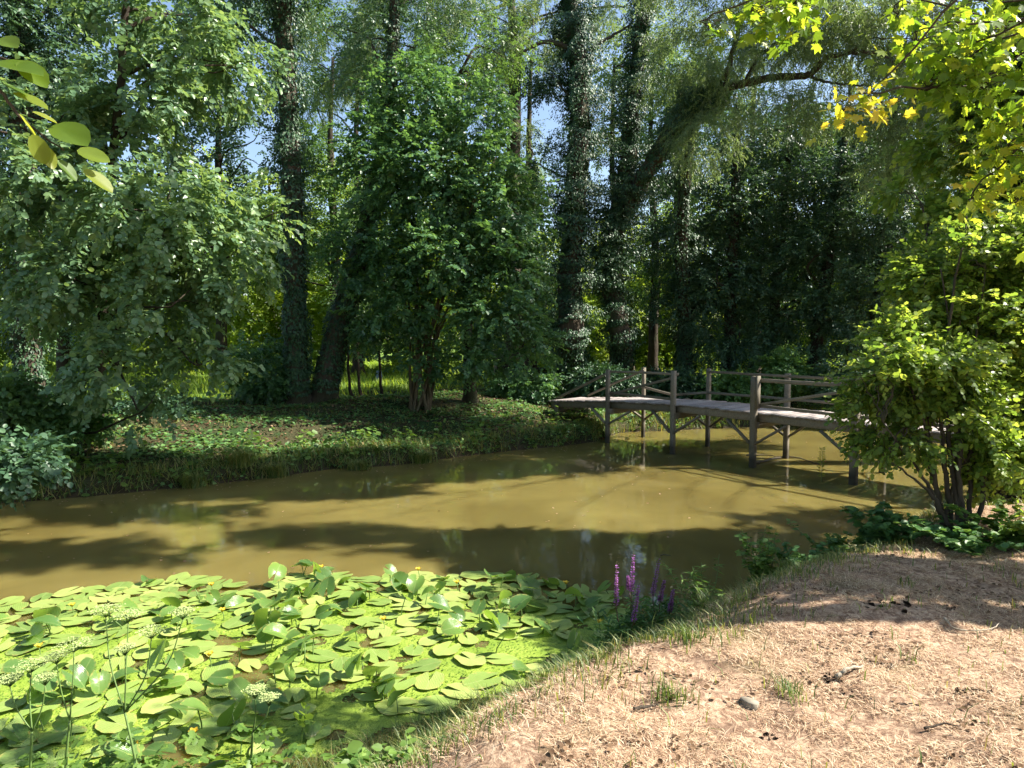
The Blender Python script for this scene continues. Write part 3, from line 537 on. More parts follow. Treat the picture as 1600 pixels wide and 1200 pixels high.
# dark trees behind the bridge
for k, (x, yb, d, top, lean, cl, lab) in enumerate([
    (1072, 590, 25.5, 200, -8, [(1060, 380, 25, 60, 70, 1.4), (1075, 480, 24.6, 60, 55, 1.2), (1050, 270, 25.5, 45, 60, 1.2)], 'dark shaded tree right behind the gap in the bridge rail'),
    (1140, 596, 24.5, 160, 5, [(1140, 330, 24.6, 75, 70, 1.5), (1130, 440, 24, 75, 60, 1.4), (1150, 530, 23.6, 70, 45, 1.2), (1160, 220, 25, 60, 50, 1.4)], 'dark shaded tree behind the thick middle bridge post'),
    (1205, 596, 25.5, 150, 12, [(1225, 300, 25, 70, 65, 1.5), (1200, 400, 24.6, 75, 60, 1.4), (1220, 500, 24, 70, 60, 1.3), (1240, 200, 25.6, 60, 50, 1.4)], 'dark shaded tree second left of the sunny bush, behind the bridge'),
    (1275, 600, 23.5, 170, 20, [(1300, 300, 23.6, 75, 70, 1.5), (1280, 400, 23, 75, 65, 1.4), (1290, 500, 22.6, 70, 60, 1.3), (1330, 220, 24, 60, 50, 1.4)], 'dark shaded tree whose crown hangs above the far bridge rail'),
    (1365, 604, 23, 150, 15, [(1380, 330, 22, 70, 80, 1.5), (1370, 450, 21.6, 70, 70, 1.4), (1420, 250, 22.6, 70, 60, 1.4), (1380, 560, 21, 60, 40, 1.1), (1480, 400, 22, 90, 150, 1.6)], 'dark tree partly hidden by the top of the sunny bush')]):
    b = W(x, yb, d) * np.array([1, 1, 0]); b[2] = gz(b[0], b[1])
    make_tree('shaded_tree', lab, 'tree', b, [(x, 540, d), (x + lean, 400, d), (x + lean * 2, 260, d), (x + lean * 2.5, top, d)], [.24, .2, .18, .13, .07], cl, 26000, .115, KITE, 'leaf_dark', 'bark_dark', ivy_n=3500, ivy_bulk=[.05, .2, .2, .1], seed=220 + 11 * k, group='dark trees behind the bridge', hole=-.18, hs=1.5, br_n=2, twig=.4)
for k, (x, yb, d, rx, rz, lab, mt) in enumerate([(1140, 606, 22, 60, 22, 'low leafy shrub behind the opening in the bridge rail', 'herb'), (1230, 585, 21.5, 55, 36, 'leafy shrub on the far bank behind the right rail panel', 'herb'), (945, 592, 21.5, 60, 14, 'low ivy mound behind the left end of the bridge', 'leaf_ivy'),
                                           (820, 600, 21.5, 50, 20, 'dark low shrub in front of the log shelter', 'leaf_hazel'), (1330, 600, 20.5, 60, 40, 'shrub between the far rail and the sunny bush', 'leaf_dark'), (1050, 598, 22.5, 60, 18, 'low ivy mound behind the middle of the bridge', 'leaf_ivy')]):
    b = W(x, yb + 20, d) * np.array([1, 1, 0]); b[2] = gz(b[0], b[1]); make_tree('shrub', lab, 'shrub', b, [(x, yb, d), (x + 5, yb - rz * .5, d)], [.03, .02, .01], [(x, yb, d, rx, rz, .8)], 6500, .1, OVAL, mt, seed=300 + k * 5, br_n=4, br_r=.012, group='low shrubs behind the bridge', hole=-.5)

# second row: tall mid green trees filling the view between the big trunks
for k, (x, d, cl, nn, mt, lab) in enumerate([
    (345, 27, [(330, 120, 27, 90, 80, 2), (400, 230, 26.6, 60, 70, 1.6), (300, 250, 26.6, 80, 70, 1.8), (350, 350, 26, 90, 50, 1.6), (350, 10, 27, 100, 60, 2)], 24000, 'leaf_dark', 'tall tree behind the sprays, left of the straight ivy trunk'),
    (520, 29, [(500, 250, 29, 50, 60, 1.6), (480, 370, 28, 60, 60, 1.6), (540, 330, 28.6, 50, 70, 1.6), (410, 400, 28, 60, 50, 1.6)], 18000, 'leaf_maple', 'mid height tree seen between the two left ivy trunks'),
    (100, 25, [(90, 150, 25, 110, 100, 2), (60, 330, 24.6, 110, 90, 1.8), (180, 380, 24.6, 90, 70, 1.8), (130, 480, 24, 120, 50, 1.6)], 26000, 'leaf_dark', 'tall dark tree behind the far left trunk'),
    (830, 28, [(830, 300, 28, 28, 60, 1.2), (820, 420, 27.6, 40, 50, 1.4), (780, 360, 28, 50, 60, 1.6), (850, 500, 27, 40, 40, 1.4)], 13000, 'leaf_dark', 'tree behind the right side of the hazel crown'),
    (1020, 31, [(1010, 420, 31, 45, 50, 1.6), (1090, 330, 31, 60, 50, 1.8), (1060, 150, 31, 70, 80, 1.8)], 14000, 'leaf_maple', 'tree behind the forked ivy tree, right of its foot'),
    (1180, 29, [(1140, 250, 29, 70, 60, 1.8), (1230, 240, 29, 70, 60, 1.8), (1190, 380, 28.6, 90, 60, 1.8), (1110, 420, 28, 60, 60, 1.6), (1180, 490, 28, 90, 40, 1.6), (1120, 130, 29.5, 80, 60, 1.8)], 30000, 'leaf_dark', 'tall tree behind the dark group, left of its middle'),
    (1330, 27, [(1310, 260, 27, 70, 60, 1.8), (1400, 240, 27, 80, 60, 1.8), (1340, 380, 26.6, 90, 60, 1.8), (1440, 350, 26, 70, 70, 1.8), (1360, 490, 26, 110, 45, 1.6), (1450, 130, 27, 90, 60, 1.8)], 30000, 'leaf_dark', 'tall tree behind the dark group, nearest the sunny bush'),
    (960, 32, [(960, 110, 32, 60, 60, 1.8), (930, 210, 32, 50, 60, 1.6), (1010, 60, 32, 60, 50, 1.8), (985, 200, 32, 40, 40, 1.4)], 12000, 'leaf_willow', 'pale crown filling the gap between the two great ivy trees'),
    (560, 31, [(480, 150, 31, 60, 80, 2), (560, 90, 31, 70, 80, 2), (470, 30, 31, 40, 40, 2)], 14000, 'leaf_maple', 'crown right of the straight ivy trunk near the top of the photo'),
    (1560, 26, [(1560, 200, 26, 90, 90, 2), (1560, 350, 25.6, 90, 80, 1.8), (1540, 480, 25, 100, 60, 1.8)], 18000, 'leaf_maple', 'tall tree rising behind the sunny bush at the right edge')]):
    b = W(x, 590, d) * np.array([1, 1, 0]); b[2] = gz(b[0], b[1])
    make_tree('woodland_tree', lab, 'tree', b, [(x, 540, d), (x + 4, 400, d), (x - 4, 250, d), (x, 90, d)], [.26, .22, .17, .12, .06], cl, nn, .15, KITE, mt, 'bark_dark', seed=800 + k * 17, group='second row of woodland trees', hole=-.15, hs=1.7, twig=.5, br_n=2)
# unseen tree added right of the picture, its crown shaped to dapple the water
b = np.array([14.8, 14.6, gz(14.8, 14.6)]); root = thing('added_shade_tree', 'tall unseen tree added right of the picture, its high crown placed to shade the water', 'tree', b)
TP, TR = smooth_path([b - np.array([0, 0, .2]), b + np.array([0, .2, 3]), b + np.array([-.3, .4, 7]), b + np.array([-.8, .6, 12]), b + np.array([-1, .8, 17])], [.45, .36, .28, .2, .08], 8, .01, 1)
mb = MB(); tube(mb, TP, TR, 12, .04, 2, flute=.06); cr = MB(); sxy = np.array([math.sin(SUN_AZ), math.cos(SUN_AZ)]); te = math.tan(SUN_EL)
for j, (sx, sy, h, rx, ry, nsp) in enumerate(SHADE_CLUMPS):
    c = np.array([sx + sxy[0] * h / te, sy + sxy[1] * h / te, h]); rg = RNG(990 + j); p = c + nrm(rg.normal(size=(nsp, 3))) * (rg.uniform(0, 1, (nsp, 1)) ** .6) * np.array([rx, ry, .7])
    p = p[noise3(p, 1.1, 77) > -.55]; n = len(p)
    sprays(cr, p, rg.normal(size=(n, 3)) * np.array([1, 1, .4]), np.array([0, 0, 1.]) + rg.normal(size=(n, 3)) * .4, .19, OVAL, 8, .5, 995 + j)
    s0 = TP[np.argmin(abs(TP[:, 2] - (h - 2)))]; pp, rr = smooth_path([s0, (s0 + c) / 2 + np.array([0, 0, .6]), c], [.022, .014, .006], 8, .02, j); tube(mb, pp, rr, 6)
mb.build('trunk', M['bark'], root, origin=b, smooth=True); cr.build('crown', leaf_mat('leaf_shade', [(.03, .07, .03), (.05, .10, .035), (.07, .13, .04)], .5, .12), root, origin=b)  # dark, nearly opaque leaves so the added crown shades the water

# unseen trees added around camera and banks to cut sky light and glare
for k, (x, y, h, lab) in enumerate([(-9, -5, 15, 'tall tree added behind the camera to the left to block sky light'), (-2, -9, 17, 'tall tree added straight behind the camera to block sky light'), (-16, 3, 16, 'tall tree added on the near bank far left to block sky light'), (5, -10, 16, 'tall tree added behind the camera to the right to block sky light'), (-19, 12, 16, 'tall tree added at the far left stream bend to block sky light'), (18, 24, 15, 'tall tree added beyond the bridge to the right to block sky light')]):
    b = np.array([x, y, gz(x, y)]); root = thing('sky_block_tree', lab, 'tree', b, 'trees added outside the picture to block sky light'); rg = RNG(1100 + k)
    P, R_ = smooth_path([b - np.array([0, 0, .2]), b + np.array([.1, 0, h * .4]), b + np.array([0, .2, h * .9])], [.35, .25, .08], 8, .01, k); mb = MB(); tube(mb, P, R_, 10, .04, k); cr = MB()
    for q in range(9):
        c = b + np.array([rg.normal() * 2.6, rg.normal() * 2.2, h * rg.uniform(.35, .95)]); n = 260; p = c + nrm(rg.normal(size=(n, 3))) * (rg.uniform(0, 1, (n, 1)) ** .5) * np.array([2.2, 2.2, 1.5])
        sprays(cr, p, rg.normal(size=(n, 3)) * np.array([1, 1, .4]), np.array([0, 0, 1.]) + rg.normal(size=(n, 3)) * .4, .26, KITE, 6, .6, 1200 + k * 10 + q); m_ = P[min(len(P) - 2, int(len(P) * .5))]
        pp, rr = smooth_path([m_, (m_ + c) / 2 + np.array([0, 0, .4]), c], [.1, .06, .02], 6, .02, q); tube(mb, pp, rr, 6)
    mb.build('trunk', M['bark'], root, origin=b, smooth=True); cr.build('crown', M['leaf_maple'], root, origin=b)

# sunlit background trees
BG = [(-60, 34, 230, 0), (60, 36, 260, 1), (190, 33, 280, 2), (300, 38, 200, 3), (420, 34, 260, 4), (520, 37, 210, 5), (620, 34, 240, 6), (730, 36, 220, 7), (850, 35, 350, 8), (950, 38, 330, 9), (1040, 36, 300, 10), (1150, 38, 220, 11), (1270, 37, 200, 12), (1400, 36, 180, 13), (1540, 34, 200, 14)]
names = ['left of everything, behind the dark edge trunk', 'behind the thin left trunk', 'behind the drooping pale tree', 'seen through the drooping sprays', 'left behind the straight ivy trunk', 'between the leaning trunk and the hazel', 'seen through the hazel stems',
         'behind the slim trunk beside the hazel', 'between the hazel and the huge ivy tree', 'glowing between the two great ivy trees', 'glowing right of the forked ivy tree', 'behind the dark tree group, its left side', 'behind the dark tree group, its middle', 'behind the dark tree beside the sunny bush', 'behind the sunny bush at the right edge']
for (x, d, top, k) in BG:
    b = W(x, 590, d) * np.array([1, 1, 0]); b[2] = gz(b[0], b[1]); h = 600 - top
    cl = [(x, top + h * .35, d, 75, h * .3, 2.2), (x - 45, top + h * .6, d - .6, 60, h * .22, 2), (x + 45, top + h * .65, d - .8, 60, h * .25, 2), (x, top + h * .85, d - 1, 70, h * .14, 1.8)]
    make_tree('background_tree', 'sunlit yellow green tree ' + names[k], 'tree', b, [(x, 550, d), (x + 5, top + h * .5, d), (x, top + 20, d)], [.25, .2, .14, .05], cl, 24000, .2, KITE, 'leaf_far', 'bark', seed=400 + k * 13, group='sunlit trees beyond the clearing', hole=.0, hs=2.5, twig=.6, br_n=2)
rg = RNG(600); mb = MB()
cl = [(x, 470 + rg.uniform(-30, 40) + (0 if abs(x - 930) > 130 else 40), 56 + rg.uniform(-4, 4), 90, 90 + rg.uniform(-20, 25), 3) for x in range(-200, 1900, 75)]
crown(cl, 120000, .34, KITE, 601, k=8, twig=.9, hole=-.6, hs=3).build('distant_wood', M['leaf_maple'])
tag(bpy.data.objects['distant_wood'], 'distant wood closing the view behind the clearing', 'wood', kind='stuff')

# ------------------------------------------------------------------ right bank: sunny bush, maple, old trunk
def bush(name, label, b, stems, clumps, n, leaf, tpl, mat, seed, k=9, twig=.22, bark='bark', r0=.022, **kw):
    root = thing(name, label, 'shrub', b); rg = RNG(seed)
    for j, (tx, ty, td) in enumerate(stems):
        e = W(tx, ty, td); a = rg.uniform(0, 6.28); s = b + np.array([math.cos(a) * .12, math.sin(a) * .12, -.1]); m = s * .5 + e * .5 + np.array([(e[0] - s[0]) * -.12, 0, .12]) + rg.normal(size=3) * .05
        pp, rr = smooth_path([s, (s + m) / 2 + rg.normal(size=3) * .03, m, e], [r0, r0 * .85, r0 * .6, r0 * .25], 7, .006, seed + j); tube(MB(), pp, rr, 6, .05, j).build('stem', M[bark], root, origin=b, smooth=True)
    tb = MB(); c = crown(clumps, n, leaf, tpl, seed, k=k, twig=twig, tb=tb, twr=.0025, **kw)
    branchlets(tb, clumps, np.array([W(*s) for s in stems]), 2, r0 * .35, seed + 1)
    c.build('crown', M[mat], root, origin=b); tb.build('twig', M[bark], root, origin=b); return root
q = G(1495, 852, .95); b = np.array([q[0], q[1], gz(q[0], q[1])])
bush('leafy_bush', 'sunny many stemmed bush on the near bank hiding the right end of the bridge', b,
     [(1400, 560, 5.9), (1430, 480, 6.2), (1470, 420, 6.4), (1500, 500, 6.2), (1540, 420, 6.4), (1580, 520, 6.2), (1560, 600, 6), (1450, 640, 6), (1380, 660, 5.7), (1520, 300, 6.6), (1390, 720, 5.7), (1620, 600, 6)],
     [(1430, 550, 6.1, 70, 60, .6), (1520, 520, 6.4, 90, 80, .7), (1380, 600, 5.9, 50, 40, .4), (1590, 600, 6.2, 70, 80, .6), (1480, 640, 6, 90, 40, .5), (1410, 680, 5.8, 60, 30, .35), (1490, 430, 6.6, 70, 60, .6), (1560, 400, 6.8, 80, 80, .7), (1560, 700, 5.9, 60, 50, .4), (1630, 450, 6.8, 80, 120, .7),
      (1350, 590, 5.9, 24, 18, .2), (1375, 650, 5.8, 45, 45, .35), (1365, 560, 5.9, 40, 40, .35), (1450, 600, 6, 80, 60, .5), (1580, 640, 6.1, 60, 60, .5), (1560, 770, 5.8, 40, 30, .3)], 58000, .054, LOBED, 'leaf_bush', 700, droop=.12, hole=.08, hs=.5, r0=.022)
bush('field_maple', 'taller sunlit yellow green maple crown rising behind the near bush at the right edge', np.array([6.6, 9.2, gz(6.6, 9.2)]),
     [(1500, 330, 8.6), (1560, 250, 8.6), (1600, 200, 8.8), (1450, 350, 8.4), (1640, 300, 8.8)],
     [(1500, 350, 8.6, 60, 40, .7), (1550, 280, 8.7, 70, 55, .8), (1450, 400, 8.4, 45, 26, .5), (1420, 300, 8.6, 40, 14, .4), (1600, 220, 8.8, 80, 80, .8), (1550, 150, 9, 70, 60, .8), (1490, 220, 8.8, 50, 40, .7), (1500, 90, 9.2, 50, 50, .7), (1580, 40, 9.2, 70, 50, .8), (1440, 500, 8, 60, 40, .6), (1640, 380, 8.8, 80, 90, .8), (1500, 420, 8.6, 80, 50, .7), (1650, 100, 9, 60, 80, .8)], 44000, .08, LOBED, 'leaf_bush', 720, droop=.1, hole=.05, hs=.7, r0=.035)
# old ivy trunk at the right edge
b = np.array([6.05, 7.9, gz(6.05, 7.9)])
root = thing('old_tree', 'dark thick trunk wrapped in dead roots and ivy at the right edge behind the bush', 'tree', b); rg = RNG(730)
P, R = smooth_path([b - np.array([0, 0, .2]), b + np.array([.02, 0, .9]), b + np.array([-.05, 0, 2]), b + np.array([.1, .1, 4]), b + np.array([.5, .3, 6.5])], [.62, .48, .42, .34, .2], 9, .02, 1)
tube(MB(), P, R, 18, .06, 2, flute=.1).build('trunk', M['bark_dark'], root, origin=b, smooth=True); mb = MB()
for j in range(70):
    a = rg.uniform(2.2, 5.6); r = .5; s = b + np.array([math.cos(a) * r * 1.15, math.sin(a) * r * 1.15, -.05]); h = rg.uniform(1, 2.6); e = b + np.array([math.cos(a + rg.normal() * .25) * r * .95, math.sin(a) * r * .95, h]); m = (s + e) / 2 + rg.normal(size=3) * .05
    pp, rr = smooth_path([s, m, e], [.012, .01, .006], 6, .01, j); tube(mb, pp, rr, 4)
mb.build('root_tangle', M['bark'], root, origin=b); iv = MB(); ivy(iv, P, R, 5000, .06, 731, [.0, .05, .2, .35, .4], t0=.3); iv.build('ivy', M['leaf_ivy'], root, origin=b)
crown([(2050, -150, 8.0, 160, 130, 1.3), (1950, -20, 7.8, 140, 90, 1.2)], 9000, .1, OVAL, 735, hole=-.1).build('crown', M['leaf_maple'], root, origin=b)
# Norway maple reaching in at top right
b = np.array([5.6, 3.9, gz(5.6, 3.9)]); root = thing('yellowing_maple', 'maple reaching in at the top right corner with glowing yellow and green lobed leaves', 'tree', b)
P, R = smooth_path([b - np.array([0, 0, .1]), b + np.array([0, .1, 1.6]), b + np.array([-.1, .2, 3.2]), b + np.array([0, .3, 5])], [.16, .13, .11, .07], 8, .01, 5); tube(MB(), P, R, 10, .04, 5).build('trunk', M['bark'], root, origin=b, smooth=True)
mb = MB(); tb = MB(); rg = RNG(741); s0 = b + np.array([-.05, .2, 3.0])
MC = [(1330, 170, 4.3, 50, 16, .12, 6), (1375, 150, 4.3, 25, 14, .1, 3), (1200, 22, 4.2, 42, 22, .25, 14), (1255, 15, 4.2, 30, 22, .25, 9), (1130, 35, 4.3, 14, 22, .1, 3), (1470, 130, 4.5, 60, 30, .35, 14), (1550, 130, 4.4, 60, 40, .4, 18), (1560, 60, 4.6, 70, 40, .4, 18), (1500, 20, 4.8, 60, 30, .4, 10), (1580, 240, 4.4, 50, 45, .4, 16), (1540, 300, 4.4, 50, 22, .3, 9), (1640, 150, 4.2, 50, 140, .3, 14), (1450, 60, 4.5, 50, 30, .3, 8), (1500, 100, 4.5, 50, 30, .3, 10), (1590, 190, 4.4, 40, 30, .3, 9), (1420, 18, 4.7, 40, 16, .25, 5), (1600, 310, 4.4, 30, 30, .25, 5)]
MC = [(q[0], q[1], q[2] * 1.1, q[3], q[4], q[5] * 1.0, int(q[6] * 1.6)) for q in MC]
for q in MC:
    c = W(*q[:3]); Rr = np.array([q[3] * q[2] / F, q[5], q[4] * q[2] / F]); n = q[6]; p = c + nrm(rg.normal(size=(n, 3))) * (rg.uniform(.3, 1, (n, 1))) * Rr
    s1 = s0 + np.array([0, 0, rg.uniform(-.2, 1.9)]); pp, rr = smooth_path([s1, s1 * .6 + c * .4 + rg.normal(size=3) * np.array([.1, .4, .35]) + np.array([0, .3, .5]), s1 * .25 + c * .75 + rg.normal(size=3) * .18 + np.array([0, 0, .25]), c + np.array([0, 0, .08]), c - np.array([.1, 0, .05])], [.02, .013, .009, .006, .003], 7, .012, int(q[0])); tube(tb, pp, rr, 5)
    yel = .85 if q[0] < 1400 and q[1] > 100 else (.56 if q[1] > 230 else .33)
    for j in range(n):
        st = pp[-1 - rg.integers(0, 6)]; tube(tb, np.array([st, (st + p[j]) / 2 + np.array([0, 0, .02]), p[j]]), [.003, .002, .0015], 4)
        kk = 5; pj = np.repeat(p[j][None], kk, 0) + rg.normal(size=(kk, 3)) * .075
        put_leaves(mb, pj, np.c_[rg.normal(size=(kk, 2)) * .7, rg.uniform(-1, -.1, kk)], np.array([0, -.5, .7]) + rg.normal(size=(kk, 3)) * .55, rg.uniform(.05, .09, kk), MAPLE, np.clip(rg.normal(yel, .16, kk), 0, 1))
oc = RNG(745); n = 270; P0 = np.array([5.4, 4.75, 3.8]) + np.clip(oc.normal(size=(n, 3)), -2, 2) * np.array([.5, .26, .35]); sprays(mb, P0, oc.normal(size=(n, 3)) * np.array([1, 1, .3]), np.array([0, 0, 1.]) + oc.normal(size=(n, 3)) * .3, .13, MAPLE, 6, .35, 746, tb)  # unseen low crown mass added to throw a shade band on the bank
tb.build('branch', M['bark'], root, origin=b); mb.build('crown', M['leaf_norway'], root, origin=b)
# close twig at upper left
b = np.array([-2.6, 1.2, gz(-2.6, 1.2)]); root = thing('young_lime_tree', 'sapling whose twig of big lime green leaves hangs in at the upper left edge', 'tree', b)
tw = MB(); P, R = smooth_path([b - np.array([0, 0, .1]), b + np.array([.05, .2, 1.4]), b + np.array([.2, .4, 3.0])], [.05, .04, .02], 8, .006, 1); tube(tw, P, R, 8)
P, R = smooth_path([b + np.array([.2, .4, 2.9]), W(-120, 20, 1.9), W(-20, 120, 1.9), W(40, 190, 1.9), W(100, 235, 1.9)], [.014, .008, .005, .004, .002], 8, .002, 2); tube(tw, P, R, 5)
P, R = smooth_path([W(-120, 20, 1.9), W(-40, 75, 1.95), W(30, 100, 1.95), W(50, 105, 1.95)], [.006, .004, .003, .002], 6, .001, 3); tube(tw, P, R, 5)
tw.build('trunk', M['bark'], root, origin=b); mb = MB()
for (x0, y0, x1, y1, s, c) in [(0, 60, 28, 72, .8, .3), (-20, 98, 75, 112, 1, .2), (30, 95, 78, 138, 1, .3), (0, 130, 50, 150, 1, .1), (20, 145, 82, 170, 1, .6), (30, 178, 65, 222, 1, .8), (85, 195, 140, 225, 1, .2), (50, 210, 75, 262, 1.05, .7), (90, 250, 125, 285, 1, .1), (120, 235, 178, 252, 1, .5), (130, 265, 183, 302, 1.05, .7), (50, 175, 95, 192, .8, .9), (-40, 150, 5, 165, 1, .2), (-60, 60, -10, 100, 1, .5), (62, 225, 88, 268, .8, .9)]:
    rg = RNG(int(x1 * 7 + y1)); p0 = W(x0, y0, 1.9 + rg.uniform(-.05, .05)); p1 = W(x1, y1, 1.9 + rg.uniform(-.04, .04)); L = np.linalg.norm(p1 - p0) * .98
    put_leaves(mb, p0[None], (p1 - p0)[None], (np.array([.25, -.6, .8]) + rg.normal(size=3) * .35)[None], np.array([max(L, .05) * .92]), ROUND, np.array([c]))
mb.build('crown', M['leaf_near'], root, origin=b)

# ------------------------------------------------------------------ lilies, duckweed
LP = np.array([G(*q)[:2] for q in ((-260, 985), (0, 945), (130, 925), (310, 903), (400, 925), (470, 897), (550, 885), (620, 905), (650, 885), (720, 890), (770, 878), (830, 885), (850, 912), (950, 925), (985, 960), (985, 1010), (860, 1062), (700, 1105), (520, 1165), (350, 1215), (150, 1260), (-260, 1290))])
DP = np.array([G(*q)[:2] for q in ((-260, 1010), (0, 985), (100, 960), (300, 935), (420, 950), (560, 925), (700, 925), (860, 950), (960, 950), (1000, 990), (1000, 1030), (860, 1070), (700, 1110), (520, 1170), (350, 1225), (150, 1270), (-260, 1300))])
HOLES = [G(*q)[:2] for q in ((350, 1005), (375, 1035), (400, 1060), (590, 1040), (610, 1055), (250, 1175), (275, 1195), (560, 985), (720, 965), (660, 950), (880, 925), (500, 1005), (590, 1000))]
HR = [.13, .13, .14, .10, .10, .12, .12, .1, .1, .1, .14, .08, .1]
def open_water(p):
    r = np.zeros(len(p), bool)
    for h, q in zip(HOLES, HR): r |= np.linalg.norm((p - h) / np.array([1, 1]), axis=1) + noise3(np.c_[p, p[:, :1]], .3, 51) * .05 < q
    return r
s = .03; XX, YY = np.meshgrid(np.arange(-6.5, 1.8, s), np.arange(3.0, 7.6, s)); ny, nx = XX.shape; p2 = np.c_[XX.ravel(), YY.ravel()]
n3 = np.c_[p2, np.zeros(len(p2))]; ok = inside(p2 + np.c_[noise3(n3, .4, 1), noise3(n3, .4, 2)] * .05, DP) & ~open_water(p2) & (noise3(n3, .35, 61) > -1.25)
jit = RNG(62).normal(size=p2.shape) * s * .18; zz = .006 + .003 * noise3(n3, .12, 63)
i = (np.arange(ny - 1)[:, None] * nx + np.arange(nx - 1)[None]).ravel(); i = i[ok[i] & ok[i + 1] & ok[i + nx] & ok[i + nx + 1]]
tag(MB().add(np.c_[p2 + jit, zz], np.stack([i, i + 1, i + nx + 1, i + nx], 1)).build('duckweed', M['duckweed'], smooth=True), 'yellow green duckweed film covering the water between the lily leaves', 'duckweed', kind='stuff')
rg = RNG(64); p = np.c_[rg.uniform(-6.5, 1.8, 60000), rg.uniform(3, 7.6, 60000)]; q = inside(p + rg.normal(size=p.shape) * .12, DP) & (rg.uniform(0, 1, len(p)) < .6); p = p[q]; n = len(p)
HEXA = fan([(.5, .0, 0), (.6, .5, 0), (.2, 1, 0), (-.4, .8, 0), (-.5, .2, 0)]); mb = MB()
put_leaves(mb, np.c_[p, rg.uniform(.009, .014, n)], np.c_[rg.normal(size=(n, 2)), np.zeros(n)], np.c_[rg.normal(size=(n, 2)) * .15, np.ones(n)], rg.uniform(.006, .015, n), HEXA, rg.uniform(0, 1, n))
tag(mb.build('floating_weed', M['herb_lit']), 'loose specks of pond weed scattered over the duckweed edge', 'pond weed', kind='stuff')

def pad_mesh(seed, raised=False):
    rg = RNG(seed); nr, na = 5, 26; mb = MB(); a = np.linspace(math.radians(14), math.radians(346), na); V = [(0, 0, 0)]; R = [0.]
    ph = rg.uniform(0, 6, 3); asp = rg.uniform(.74, .86)
    for i in range(1, nr + 1):
        t = i / nr
        for j, q in enumerate(a):
            ed = 1 + .035 * math.sin(q * 5 + ph[0]) + .025 * math.sin(q * 9 + ph[1]); lob = 1.08 if abs(q - math.pi) > 2.2 else 1
            x = -math.cos(q) * t * .5 * ed * lob; y = math.sin(q) * t * .5 * asp * ed
            if raised: zz = .28 * abs(y) ** 1.3 * 1.0 + .10 * math.sin(q * 2 + ph[2]) * t * t * .6 - .18 * x * x
            else: zz = .012 * math.sin(q * 4 + ph[2]) * t * t + .02 * max(0, math.sin(q * 2 + ph[1])) * t ** 4
            V.append((x, y, zz)); R.append(t)
    Fq = [[0, 1 + j, 2 + j] for j in range(na - 1)]
    for i in range(nr - 1):
        for j in range(na - 1):
            o = 1 + i * na + j; Fq += [[o, o + na, o + na + 1], [o, o + na + 1, o + 1]]
    mb.add(V, Fq, R)
    if raised:
        return mb
    return mb
PADS = [pad_mesh(s).build('floating_leaf', M['pad'], smooth=True) for s in range(6)]; RAIS = [pad_mesh(30 + s, True).build('raised_leaf', M['raised'], smooth=True) for s in range(6)]
pad_me = [o.data for o in PADS]; rais_me = [o.data for o in RAIS]
for o in PADS + RAIS: bpy.data.objects.remove(o)
fm = MB()
for j in range(5):
    a = j * 1.2566; put_leaves(fm, np.array([[0, 0, 0.]]), np.array([[math.cos(a), math.sin(a), .9]]), np.array([[-math.cos(a), -math.sin(a), .6]]), np.array([.045]), OVAL, np.array([.5]))
tube(fm, np.array([[0, 0, 0], [0, 0, .02], [0, 0, .026]]), [.012, .015, .008], 8); fo = fm.build('flower', M['yellow']); flow_me = fo.data; bpy.data.objects.remove(fo)
SEEDS = [(40, 950, 'water lily leaves at the far left edge, nearest the open brown water'), (150, 940, 'outer lily leaves with yellowed edges, left part of the open water edge'), (270, 925, 'outer lily leaves with yellowed edges behind the pale umbel flowers'),
         (400, 935, 'lily leaves where the plant edge steps back, left of the raised bluish group'), (480, 915, 'raised bluish lily leaves at the outer edge, left of centre'), (560, 905, 'flat lily leaves along the outer edge in the middle'),
         (680, 900, 'flat overlapping lily leaves on the outer edge with one folded leaf'), (790, 890, 'small lily group jutting furthest into open water'), (740, 940, 'pale flat lily leaves behind the duckweed in the middle'), (840, 940, 'lily leaves with big grey raised leaves near the purple flowers'),
         (930, 945, 'lily leaves beside the purple flower spikes'), (800, 1000, 'grey raised lily leaves standing in the duckweed right of centre'), (610, 960, 'shiny raised lily leaves in the middle of the patch'), (490, 985, 'crowded lily leaves right of the dark water gap'),
         (370, 975, 'lily leaves above the dark diagonal water gap'), (230, 985, 'lily leaves around the white flowering umbels'), (110, 1000, 'lily leaves with yellow buds at the left'), (20, 1040, 'lily leaves at the left edge halfway down'),
         (130, 1080, 'broad lily leaves between the umbel stems'), (290, 1060, 'lily leaves left of the dark gap behind the tall umbel'), (440, 1080, 'large shaded raised lily leaves in the bright duckweed'), (560, 1060, 'silvery raised lily leaves beside the small dark gap'),
         (330, 1140, 'lily leaves at the lower middle near the grassy bank'), (60, 1150, 'large lily leaves in the bottom left corner'), (200, 1170, 'lily leaves at the foot of the tallest umbel'), (680, 1030, 'few low lily leaves in the shaded duckweed'), (900, 990, 'small round lily pads in shade near the bank')]
rg = RNG(800); cand = np.c_[rg.uniform(-6.4, 1.6, 6000), rg.uniform(3.2, 7.6, 6000)]
cand = cand[inside(cand, LP) & ~open_water(cand)]; sw = np.array([G(x, y)[:2] for x, y, _ in SEEDS]); keep = []
edge = seg_dist(cand, LP[:14]); den = np.where(edge < .8, .15, .215); calm = [G(*q)[:2] for q in ((760, 1040), (620, 1110), (820, 1030), (520, 1120), (900, 1030))]
for i, p in enumerate(cand):
    if min(np.linalg.norm(p - c) for c in calm) < .42 and rg.uniform() < .93: continue
    if all(np.linalg.norm(p - cand[j]) > den[i] for j in keep): keep.append(i)
pp = cand[keep]; who = np.argmin(np.linalg.norm(pp[:, None] - sw[None], axis=2), axis=1)
NL = 0
